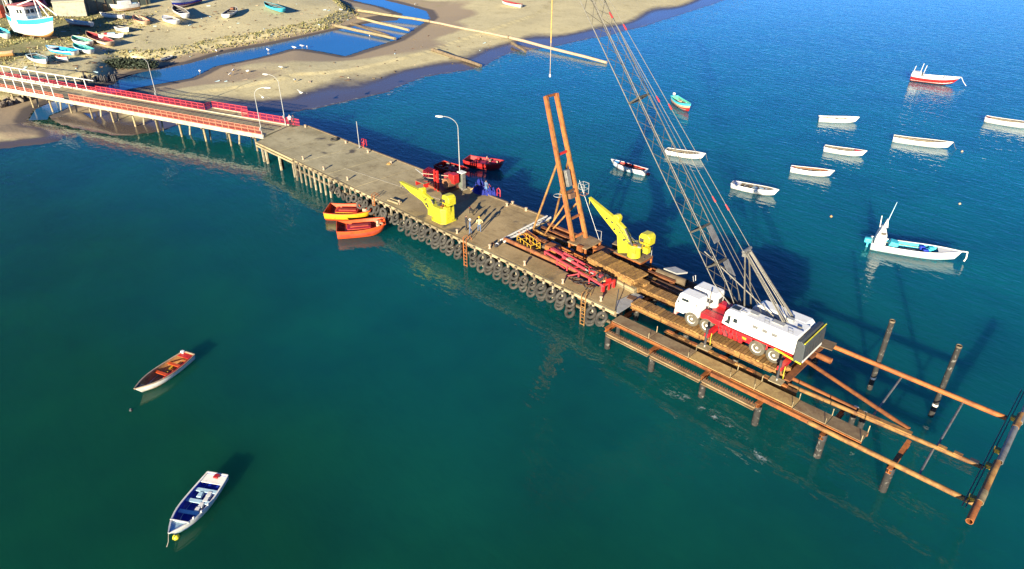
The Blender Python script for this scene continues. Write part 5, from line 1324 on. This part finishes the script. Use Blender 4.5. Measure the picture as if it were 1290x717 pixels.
# big blue and white fishing boat ashore
a, c = on_ground(78, 53), on_ground(24, 44)
m = (a+c)/2; d = a-c; L = math.hypot(d.x, d.y)*.96
t, X, hb, gn = boat('fishing_boat', 'big white fishing boat with bright blue band and faded red wheelhouse roof ashore', 'fishing boat', None, (m.x, m.y, gz(m.x, m.y)), math.atan2(d.y, d.x), L, L*.30, 4.0, ['sky_blue', 'white', 'white', 'ochre'], 'pale_blue', 'white', .78, 0, 1.6, .22, (), foredeck=.2, fd='white', stern=.16, sd='boat_grey', z0=0, sterns=.22)
h = MB().prism([(-5.2, 3.0), (.2, 3.0), (.2, 6.6), (-4.6, 6.7), (-5.0, 4.5)], -1.9, 1.9, 'y').build('wheelhouse', M['white'], t, (L*.02, 0, 0), bev=.15)
MB().box((-2.3, 0, 6.85), (5.6, 4.3, .28)).build('roof', M['pink_roof'], h, bev=.08)
for x in (-.9, -1.9): MB().box((x, -1.91, 5.7), (.7, .06, .8)).build('window', M['glass'], h)
for y in (-1.1, 0, 1.1): MB().box((.21, y, 5.7), (.06, .8, .8)).build('window', M['glass'], h)
MB().box((.22, -1.0, 3.9), (.05, 1.3, 1.7)).build('front_panel', M['pale_blue'], h)
for (p0, p1) in (((-6.8, 0, 4), (-8.4, 0, 9.6)), ((-7.0, .2, 4.6), (-5.6, 0, 8.5)), ((2.2, 0, 3.5), (2.2, 0, 8.6)), ((2.2, 0, 8.5), (8.2, 0, 5.2)), ((2.2, .3, 8.4), (4.2, 1.0, 4)), ((2.2, -.2, 8.2), (-1.6, -1.6, 6.9))):
    MB().tube(p0, p1, .13, n=6).build('mast_spar', M['white'], t)
MB().box((4.6, 0, 4.1), (1.6, 1.2, .8)).build('deck_winch', M['boat_dark'], t, bev=.1)
for x in (-3.5, 0, 3.5): MB().box((x, 0, .2), (.4, 3.0, .4)).build('keel_block', M['timber_grey'], t)

# ---------------------------------------------------------------- sheds and clutter at the top of the beach
def shed(px0, px1, depth, h, wall, roof, label, clutter=0):
    a, c = on_ground(*px0), on_ground(*px1)
    d = c-a; L = math.hypot(d.x, d.y)
    t = thing('beach_shed', label, 'shed', (a.x, a.y, min(a.z, c.z)-.2), math.atan2(d.y, d.x))
    MB().box((L/2, depth/2, h/2), (L, depth, h)).build('wall', M[wall], t)
    MB().prism([(-.3, h+.02), (depth*.5, h+1.1), (depth+.3, h+.02), (depth+.3, h+.2), (depth*.5, h+1.3), (-.3, h+.2)], -.3, L+.3, 'x').build('roof', M[roof], t)
    n = max(2, int(L/2.2))
    for k in range(n): MB().box((L*(k+.5)/n, -.04, h/2), (.12, .1, h)).build('post', M['timber_grey'], t)
    MB().box((L*.3, -.05, 1.0), (1.0, .06, 2.0)).build('door', M['timber_grey'], t)
    return t
shed((-30, 20), (8, 17), 6, 3.6, 'boat_dark', 'cloth_navy', 'dark blue roofed hut cut by the top left corner')
shed((12, 9), (66, 7), 6, 3.8, 'boat_dark', 'rust_d', 'dark open fronted hut behind the big fishing boat')
shed((108, 18), (190, 5), 7, 4.0, 'slate_green', 'cloth_navy', 'long slate green shed at the top of the beach')
q = on_ground(46, 8)
t = thing('red_tarpaulin_heap', 'bright pinkish red tarpaulin heap behind the wheelhouse roof', 'tarpaulin', (q.x, q.y, q.z), 0); mound('tarpaulin', M['crimson'], t, 4.0, 2.6, 4.2, 8)
MB().path([(-3, -2, .2), (0, -1, 4.0), (3, 1.6, .3)], .1).build('lashing', M['rope'], t)
for k, (px, py, m_, lab) in enumerate(((1, 16, 'orange', 'orange crate stack at the left edge under the dark hut'), (4, 22, 'coral', 'coral crate beside the orange stack at the left edge'))):
    q = on_ground(px, py); t = thing('fish_crates', lab, 'crate', tuple(q), .3)
    for j in range(3): MB().box((0, .0, .5+j*.95), (1.6, 1.2, .9)).build('crate', M[m_], t, bev=.05)
for k, (x0, y0, hgt) in enumerate(((9, 19, 5), (14, 17, 5.5), (19, 16, 5))):
    q = on_ground(x0, y0); t = thing('leaning_pole', ['leftmost', 'middle', 'rightmost'][k] + ' of three pale poles leaning at the dark hut', 'pole', tuple(q))
    MB().tube((0, 0, 0), (-.9, .3, hgt), .09, n=6).build('shaft', M['galv'], t); MB().lathe([(.16, 0), (.16, .1), (.1, .14)], 8).build('foot', M['timber_grey'], t)
# pale retaining bank beside the sheds
a, c = on_ground(72, 21), on_ground(110, 21)
d = c-a; L = math.hypot(d.x, d.y)
t = thing('retaining_wall', 'pale stone retaining bank between fishing boat and slate green shed', 'wall', (a.x, a.y, a.z-.3), math.atan2(d.y, d.x))
MB().prism([(0, 0), (6, 0), (6, 3.6), (2.2, 3.2)], -.5, L, 'x').build('bank_face', M['concrete_pale'], t)
MB().prism([(2.0, 3.25), (6.1, 3.65), (6.1, 3.95), (2.0, 3.55)], -.6, L+.1, 'x').build('coping', M['concrete_pale'], t)

# ---------------------------------------------------------------- logs, outfall pipes and jetty timbers
def log(name, label, cat, px0, px1, r, m_, z0=None, z1=None, n=10):
    a = on_ground(*px0) if z0 is None else Vector(at(px0[0], px0[1], z0)); c = on_ground(*px1) if z1 is None else Vector(at(px1[0], px1[1], z1))
    t = thing(name, label, cat, tuple(a))
    d = c-a
    k = 5; pts = [d*(i/k)+Vector((0, 0, r*.6+.05*math.sin(i*2.1))) for i in range(k+1)]
    MB().path(pts, [r*(1-.03*i) for i in range(k+1)], n=n).build('trunk', M[m_], t, smooth=50)
    MB().tube(tuple(pts[0]-d.normalized()*.02), tuple(pts[0]+d.normalized()*(r*2)), r*1.12, n=n).build('butt_end', M['timber_grey'], t)
log('driftwood_log', 'long pale log crossing the stream at its lower pool', 'log', (420, 33), (498, 50), .42, 'timber_pale', .5, .35)
log('driftwood_log', 'short dark log lying parallel behind the lowest pale log', 'log', (443, 31), (490, 46), .34, 'timber_grey', .5, .3)
log('driftwood_log', 'pale log in the middle of the stream crossing', 'log', (449, 23), (515, 39), .38, 'timber_pale', .9, .4)
log('driftwood_log', 'uppermost pale log joining the outfall pipe', 'log', (449, 14), (541, 28), .42, 'timber_pale', 1.2, .6)
log('outfall_pipe', 'long white outfall pipe running from the beach into the sea', 'pipe', (541, 28), (640, 48), .3, 'cream', .7, .9)
log('outfall_pipe', 'seaward white outfall pipe length ending in the water', 'pipe', (640, 48), (764, 80), .36, 'cream', .8, .12)
log('driftwood_log', 'dark wooden beam lying half in the surf on the beach', 'log', (545, 64), (606, 84), .38, 'timber_grey', .75, .15)
log('driftwood_log', 'short timber standing off the white outfall pipe at the surf', 'log', (645, 55), (662, 66), .35, 'timber_grey', .7, .1)

# scraps of timber, rope and weed strewn over the sand
b = MB(); r_ = random.Random(21)
for k in range(420):
    zone = r_.random()
    if zone < .45: px, py = r_.uniform(0, 190), r_.uniform(15, 92)
    elif zone < .75: px, py = r_.uniform(190, 440), r_.uniform(2, 45)
    else: px, py = r_.uniform(230, 620), r_.uniform(45, 105)
    q = on_ground(px, py)
    if q.z < .25: continue
    l = r_.uniform(.2, 1.1); b.box((q.x, q.y, q.z+.03), (l, r_.uniform(.08, .3), r_.uniform(.06, .22)), r_.choice((0, 0, 0, 1, 1, 1, 1, 2, 3)), rz=r_.uniform(0, 3.1), ry=r_.uniform(-.2, .2))
o = b.build('beach_litter', [M['timber_grey'], M['rust_d'], M['cream'], M['pale_blue']], smooth=None); tag(o, 'scattered scraps of timber, weed and litter on the sand', None, None, 'stuff')
foam_strip([(838, 494), (862, 508), (900, 528), (928, 548), (946, 566), (960, 585)], .4, .45, .02, 'foam_flecks')
bpy.data.objects['foam_flecks']['label'] = 'few white foam flecks on the water beside the works platform'
# rocks at the bridge abutment and along the bank
def rock_mesh(seed):
    r_ = random.Random(seed); bm = bmesh.new(); bmesh.ops.create_icosphere(bm, subdivisions=2, radius=1)
    dirs = [Vector((r_.gauss(0, 1), r_.gauss(0, 1), r_.gauss(0, 1))).normalized() for _ in range(7)]; offs = [r_.uniform(.55, .85) for _ in dirs]
    for v in bm.verts:
        for d_, o_ in zip(dirs, offs):
            s = v.co.dot(d_)
            if s > o_: v.co -= d_*(s-o_)
    me = bpy.data.meshes.new('boulder'); bm.to_mesh(me); bm.free(); me.materials.append(M['rock']); return me
rms = [rock_mesh(s) for s in range(5)]
rk = []
for k in range(34):
    f = k/33; px = -8+f*58+random.uniform(-2, 2); py = 134-f*14+random.uniform(-4, 4)
    rk.append((px, py, random.uniform(.35, .85)))
for px, py, s in rk:
    q = on_ground(px, py)
    o = inst('boulder', rms[random.randrange(5)], None, (q.x, q.y, q.z+s*.2), (random.random()*6, random.random()*6, random.random()*6), (s*1.2, s, s*.8))
    tag(o, 'brown boulder in the rock bank under the landward bridge end', 'rock', 'boulders at the bridge abutment')
# short stakes of the old revetment below the bank
for k in range(22):
    f = k/21; q = on_ground(103+f*45, 104.5-f*3+random.uniform(-1.5, 1.5)); hh = random.uniform(1.0, 2.0)
    o = MB().lathe([(.16, -1), (.15, hh*.9), (.09, hh)], 7).build('revetment_stake', M['dark'], None, (q.x, q.y, q.z)); o.rotation_euler = (random.uniform(-.15, .15), random.uniform(-.15, .15), 0)
    tag(o, 'dark timber stake in the old revetment beside the far railing', 'stake', 'stakes of the old revetment')

# ---------------------------------------------------------------- grass tufts and shrub
def tufts(pts, hmin, hmax, nb, seed):
    r_ = random.Random(seed); vs, fs, mi = [], [], []
    for x, y, z in pts:
        hh = r_.uniform(hmin, hmax)
        for k in range(nb):
            a = r_.uniform(0, 6.28); l = r_.uniform(.25, .8)*hh; w = .10+.12*hh
            bx, by = x+r_.uniform(-.3, .3), y+r_.uniform(-.3, .3)
            o = len(vs)
            vs += [(bx-w*math.sin(a), by+w*math.cos(a), z-.03), (bx+w*math.sin(a), by-w*math.cos(a), z-.03), (bx+l*math.cos(a), by+l*math.sin(a), z+hh*r_.uniform(.5, 1))]
            fs.append((o, o+1, o+2)); mi.append(r_.choice((0, 0, 1, 2)))
    return vs, fs, mi
gm = [pm('grass_dry', (.38, .32, .14), (.30, .25, .10), 3), pm('grass_green', (.17, .19, .055), (.13, .15, .045), 3), pm('grass_olive', (.30, .26, .10), None, 3)]
pts = []
cand_x = rng.uniform(-300, -150, 90000); cand_y = rng.uniform(5, 130, 90000)
ch_, _, _, cdm, cinm, _ = ground_fields(cand_x, cand_y)
pn = .5+.5*np.sin(cand_x*.19+1)*np.sin(cand_y*.23)+.3*np.sin(cand_x*.57+cand_y*.41)
for i in range(len(cand_x)):
    if not cinm[i]: continue
    x, y, z = cand_x[i], cand_y[i], ch_[i]
    left = min(max((72-y)/18+(-(x+205))/60, 0), 1)*min(max((cdm[i]-8)/12, 0), 1)
    bank = 1.0 if cdm[i] < 4.6 and y > 46 else 0
    if rng.random() < max(left*.5*pn[i], bank*.45): pts.append((x, y, z))
pts = pts[:14000]
vs, fs, mi = tufts(pts, .15, .5, 4, 5)
b = MB(); b.v = vs; b.f = fs; b.m = mi
go = bpy.data.objects.new('grass', b.mesh('grass', gm, None, False)); col.objects.link(go); tag(go, 'dry olive grass tufts over the upper beach and stream bank', 'grass', None, 'stuff'); del go['category']
sh = thing('bank_shrub', 'dark leafy shrub on the bank nose above the stream', 'shrub', tuple(on_ground(160, 86)))
r_ = random.Random(4); vs, fs = [], []
for k in range(2600):
    f = r_.random(); cx = -4.2+8.4*f; cy = -3.6+7.6*f+r_.gauss(0, .5); rr_ = 1.7*(1-abs(f-.5)*.8)
    th, ph_ = r_.uniform(0, 6.28), r_.uniform(0, 1.5); r2 = rr_*r_.random()**.4
    c_ = Vector((cx+r2*math.cos(th)*math.cos(ph_)*1.3, cy+r2*math.sin(th)*math.cos(ph_)*.9, .2+r2*math.sin(ph_)*1.2))
    a1 = Vector((r_.gauss(0, 1), r_.gauss(0, 1), r_.gauss(0, .6))).normalized()*.28; a2 = a1.cross(Vector((r_.gauss(0, 1), r_.gauss(0, 1), r_.gauss(0, 1)))).normalized()*.16
    o = len(vs); vs += [c_-a1, c_+a2, c_+a1, c_-a2]; fs.append((o, o+1, o+2, o+3))
b = MB(); b.add(vs, fs); b.build('foliage', M['leaf'], sh, smooth=None)
for k in range(9): MB().path([(-3.6+k*.9, -3.1+k*.8, -.2), (-3.5+k*.92, -3.0+k*.8, .7), (-3.3+k*.95, -2.8+k*.82, 1.4)], [.09, .06, .03]).build('stem', M['rust_d'], sh)

# ---------------------------------------------------------------- gulls
def gull_mesh(fly):
    b = MB()
    b.path([(-.30, 0, .0), (-.2, 0, .01), (-.05, 0, .02), (.12, 0, .04), (.22, 0, .09), (.28, 0, .11), (.33, 0, .1)], [.015, .06, .10, .10, .06, .055, .015], 0, 8)
    if fly:
        for s in (-1, 1):
            b.add([(.12, s*.06, .05), (-.08, s*.06, .05), (-.02, s*.4, .22), (.16, s*.38, .22), (-.1, s*.8, .12)], [(0, 1, 2, 3), (3, 2, 4)], 0)
    else:
        for s in (-1, 1):
            b.add([(.1, s*.10, .06), (-.1, s*.11, .05), (-.34, s*.04, .03), (-.05, s*.07, .11)], [(0, 1, 2, 3)], 1)
            b.tube((.02, s*.04, -.05), (.02, s*.04, -.22), .012, 2, 5)
    return b.mesh('gull', [M['gull'], M['steel'], M['yellow_rail']], 60)
gf, gs = gull_mesh(True), gull_mesh(False)
for px, py in ((371, 62), (381, 60), (387, 61), (290, 96), (252, 92), (338, 65), (273, 66), (466, 47), (312, 92), (355, 87), (430, 14), (523, 7), (372, 103), (294, 91)):
    q = on_ground(px, py); s = 1.7
    o = inst('gull', gs, None, (q.x, q.y, max(q.z, .04)+.22*s), (0, 0, random.uniform(0, 6.3)), (s, s, s)); tag(o, 'small white gull standing on the sand or shallows around the stream', 'gull', 'gulls standing along the stream')
for px, py, z, lab in ((331, 123, 5, 'white gull in flight over the surf left of the far corner lamp'), (379, 117, 5, 'white gull in flight over the wet sand right of the far corner lamp')):
    q = at(px, py, z); o = inst('gull', gf, None, tuple(q), (.5, .2, random.uniform(0, 6.3)), (1.5, 1.5, 1.5)); tag(o, lab, 'gull', 'flying gulls')

# ---------------------------------------------------------------- people and dog
def skin_body(name, verts, edges, radii, parent, color_of, mats, root=0):
    me = bpy.data.meshes.new('armature_mesh'); me.from_pydata(verts, edges, [])
    ob = bpy.data.objects.new('tmp_body', me); col.objects.link(ob)
    ob.modifiers.new('skin', 'SKIN').use_smooth_shade = True
    for i, r in enumerate(radii):
        me.skin_vertices[0].data[i].radius = r if isinstance(r, tuple) else (r, r)
        me.skin_vertices[0].data[i].use_root = (i == root)
    sb = ob.modifiers.new('sub', 'SUBSURF'); sb.levels = 2; sb.render_levels = 2
    dg = bpy.context.evaluated_depsgraph_get(); dg.update()
    out = bpy.data.meshes.new_from_object(ob.evaluated_get(dg)); out.name = name
    bpy.data.objects.remove(ob); bpy.data.meshes.remove(me)
    out.materials.clear()
    for m_ in mats: out.materials.append(m_)
    for p in out.polygons: p.material_index = color_of(p.center); p.use_smooth = True
    o = bpy.data.objects.new(name, out); col.objects.link(o); o.parent = parent
    return o
def person(label, loc, rz, top, legs, hat=None, arms='down', step=.12, hh=1.72, shoe='cloth_dark', group=None):
    t = thing('person', label, 'person', tuple(loc), rz, group)
    k = hh/1.72
    v = [(0, 0, .94), (0, 0, 1.10), (0, 0, 1.32), (.01, 0, 1.44), (.02, 0, 1.53), (.03, 0, 1.62), (.02, 0, 1.70)]
    e = [(i, i+1) for i in range(6)]
    r = [(.15, .11), (.135, .10), (.165, .11), (.10, .08), (.055, .055), (.085, .10), (.07, .08)]
    def add(p, rad, par):
        v.append(p); r.append(rad); e.append((par, len(v)-1)); return len(v)-1
    for s in (-1, 1):
        f = step*s
        h = add((.0, s*.10, .86), .095, 0); kn = add((f*.6+.03, s*.11, .49), .065, h); an = add((f, s*.11, .09), .045, kn); ft = add((f+.15, s*.13, .035), .035, an)
        sh_ = add((0, s*.19, 1.38), .062, 2)
        if arms == 'down' or (arms == 'point' and s < 0): el = (.0, s*.25, 1.12); wr = (.08, s*.25, .88); hd = (.11, s*.245, .80); fd = (.03, 0, -.08)
        elif arms == 'point': el = (.2, s*.28, 1.3); wr = (.44, s*.26, 1.36); hd = (.53, s*.25, 1.38); fd = (.09, 0, .01)
        elif arms == 'hips': el = (-.12, s*.36, 1.14); wr = (.05, s*.22, .98); hd = (.10, s*.18, .96); fd = (.05, -s*.05, -.02)
        else: el = (.1, s*.27, 1.15); wr = (.32, s*.15, 1.08); hd = (.40, s*.11, 1.08); fd = (.08, -s*.02, 0)
        a1 = add(el, .045, sh_); a2 = add(wr, .032, a1); a3 = add(hd, (.036, .022), a2)
        F = Vector(fd)
        for q in range(4):
            lat = Vector((0, 0, 1)).cross(F).normalized() if abs(F.z) < .06 else Vector((1, 0, 0))
            o_ = lat*((q-1.5)*.022); b1_ = Vector(hd)+o_*1.0+F*(.45); b2_ = Vector(hd)+o_*1.1+F*(.95-.08*abs(q-1.3))
            i1 = add(tuple(b1_), .0095, a3); add(tuple(b2_), .0075, i1)
        th = add(tuple(Vector(wr).lerp(Vector(hd), .6)+Vector((.03, -s*.03, .005))), .011, a2); add(tuple(Vector(v[th])+Vector((.02, -s*.015, -.01))), .009, th)
    def cf(c):
        if c.z > 1.50: return 3 if (c.z > 1.665 or (c.x < .0 and c.z > 1.56)) else 2
        if abs(c.y) > .2 and c.z < 1.0 and c.z > .7: return 2
        if c.x > .30 and c.z > .95: return 2
        if c.z > .93 or (abs(c.y) > .205 and c.z > .86): return 0
        if c.z > .10: return 1
        return 4
    v = [(x*k, y*k, z*k) for x, y, z in v]; r2 = [tuple(q*k for q in (x if isinstance(x, tuple) else (x, x))) for x in r]
    o = skin_body('body', v, e, r2, t, lambda c: cf(c/k), [M[top], M[legs], M['skin'], M['hair'], M[shoe]])
    f = MB()
    f.add([(.105*k, 0, 1.655*k), (.145*k, .014*k, 1.605*k), (.145*k, -.014*k, 1.605*k), (.105*k, 0, 1.595*k)], [(0, 1, 2), (1, 3, 2), (0, 3, 1), (0, 2, 3)])
    f.build('nose', M['skin'], t)
    for s in (-1, 1):
        MB().lathe([(.004, -.008), (.011, 0), (.004, .008)], 6, (.112*k, s*.033*k, 1.645*k)).build('eye', M['hair'], t)
        MB().lathe([(.004, -.025), (.014, 0), (.004, .025)], 6, (.03*k, s*.098*k, 1.62*k)).build('ear', M['skin'], t)
    MB().box((.118*k, 0, 1.565*k), (.012, .045*k, .009)).build('mouth', M['maroon'], t)
    if hat:
        MB().lathe([(.155, 0), (.15, .02), (.118, .03), (.112, .09), (.07, .135), (.01, .145)], 14, (.02*k, 0, 1.66*k)).build('hat', M[hat], t)
    return t
def dk(px, py): return at(px, py, DZ)+np.array([0, 0, .002])
person('person in dark jacket standing behind two others near the orange ladder', dk(587.5, 290), 1.2, 'cloth_dark', 'cloth_dark', None, 'front')
person('person in blue overalls closest to the orange ladder', dk(592.5, 295.5), .9, 'cloth_blue', 'cloth_blue', 'cloth_white', 'down')
person('person in sand coloured jacket standing right of the blue overalls', dk(604, 292.5), 2.6, 'cloth_sand', 'cloth_blue', 'yellow_rail', 'hips')
person('person in blue jeans standing at the far edge before the blue net', dk(612.5, 244.5), 1.9, 'cloth_blue', 'cloth_jean', None, 'point')
person('person in white shirt at the railing where bridge meets pier', dk(366.5, 158.5), -.3, 'cloth_white', 'cloth_dark', None, 'down')
person('person in dark clothes at the railing where bridge meets pier', dk(371, 159), 2.6, 'cloth_navy', 'cloth_dark', None, 'front')
dg_ = thing('dog', 'black dog walking on the deck behind the three people', 'dog', tuple(dk(594.5, 270)), R(170))
v = [(-.30, 0, .52), (-.05, 0, .50), (.22, 0, .52), (.36, 0, .62), (.44, 0, .72), (.54, 0, .71), (.63, 0, .685), (-.42, 0, .56), (-.56, 0, .66), (-.62, 0, .78)]
e = [(0, 1), (1, 2), (2, 3), (3, 4), (4, 5), (5, 6), (0, 7), (7, 8), (8, 9)]; r_ = [.115, .115, .145, .085, .08, .055, .03, .045, .028, .018]
for s in (-1, 1):
    st_ = .07*s
    for par, pts_ in ((2, [(.22+st_*.3, s*.10, .42), (.20+st_, s*.10, .24), (.23+st_, s*.10, .04), (.29+st_, s*.10, .03)]), (0, [(-.26, s*.10, .42), (-.18-st_, s*.10, .30), (-.34-st_, s*.10, .18), (-.32-st_, s*.10, .04), (-.26-st_, s*.10, .03)])):
        pv_ = par
        for q, rad in zip(pts_, (.07, .045, .032, .028, .026)): v.append(q); r_.append(rad); e.append((pv_, len(v)-1)); pv_ = len(v)-1
for s in (-1, 1):
    v.append((.43, s*.06, .80)); r_.append(.022); e.append((4, len(v)-1))
skin_body('body', v, e, r_, dg_, lambda c: 0, [M['fur']], 1)
MB().lathe([(.105, -.015), (.11, 0), (.105, .015)], 12, (.36, 0, .63), M=Matrix.Rotation(.9, 3, 'Y')).build('collar', M['red'], dg_)
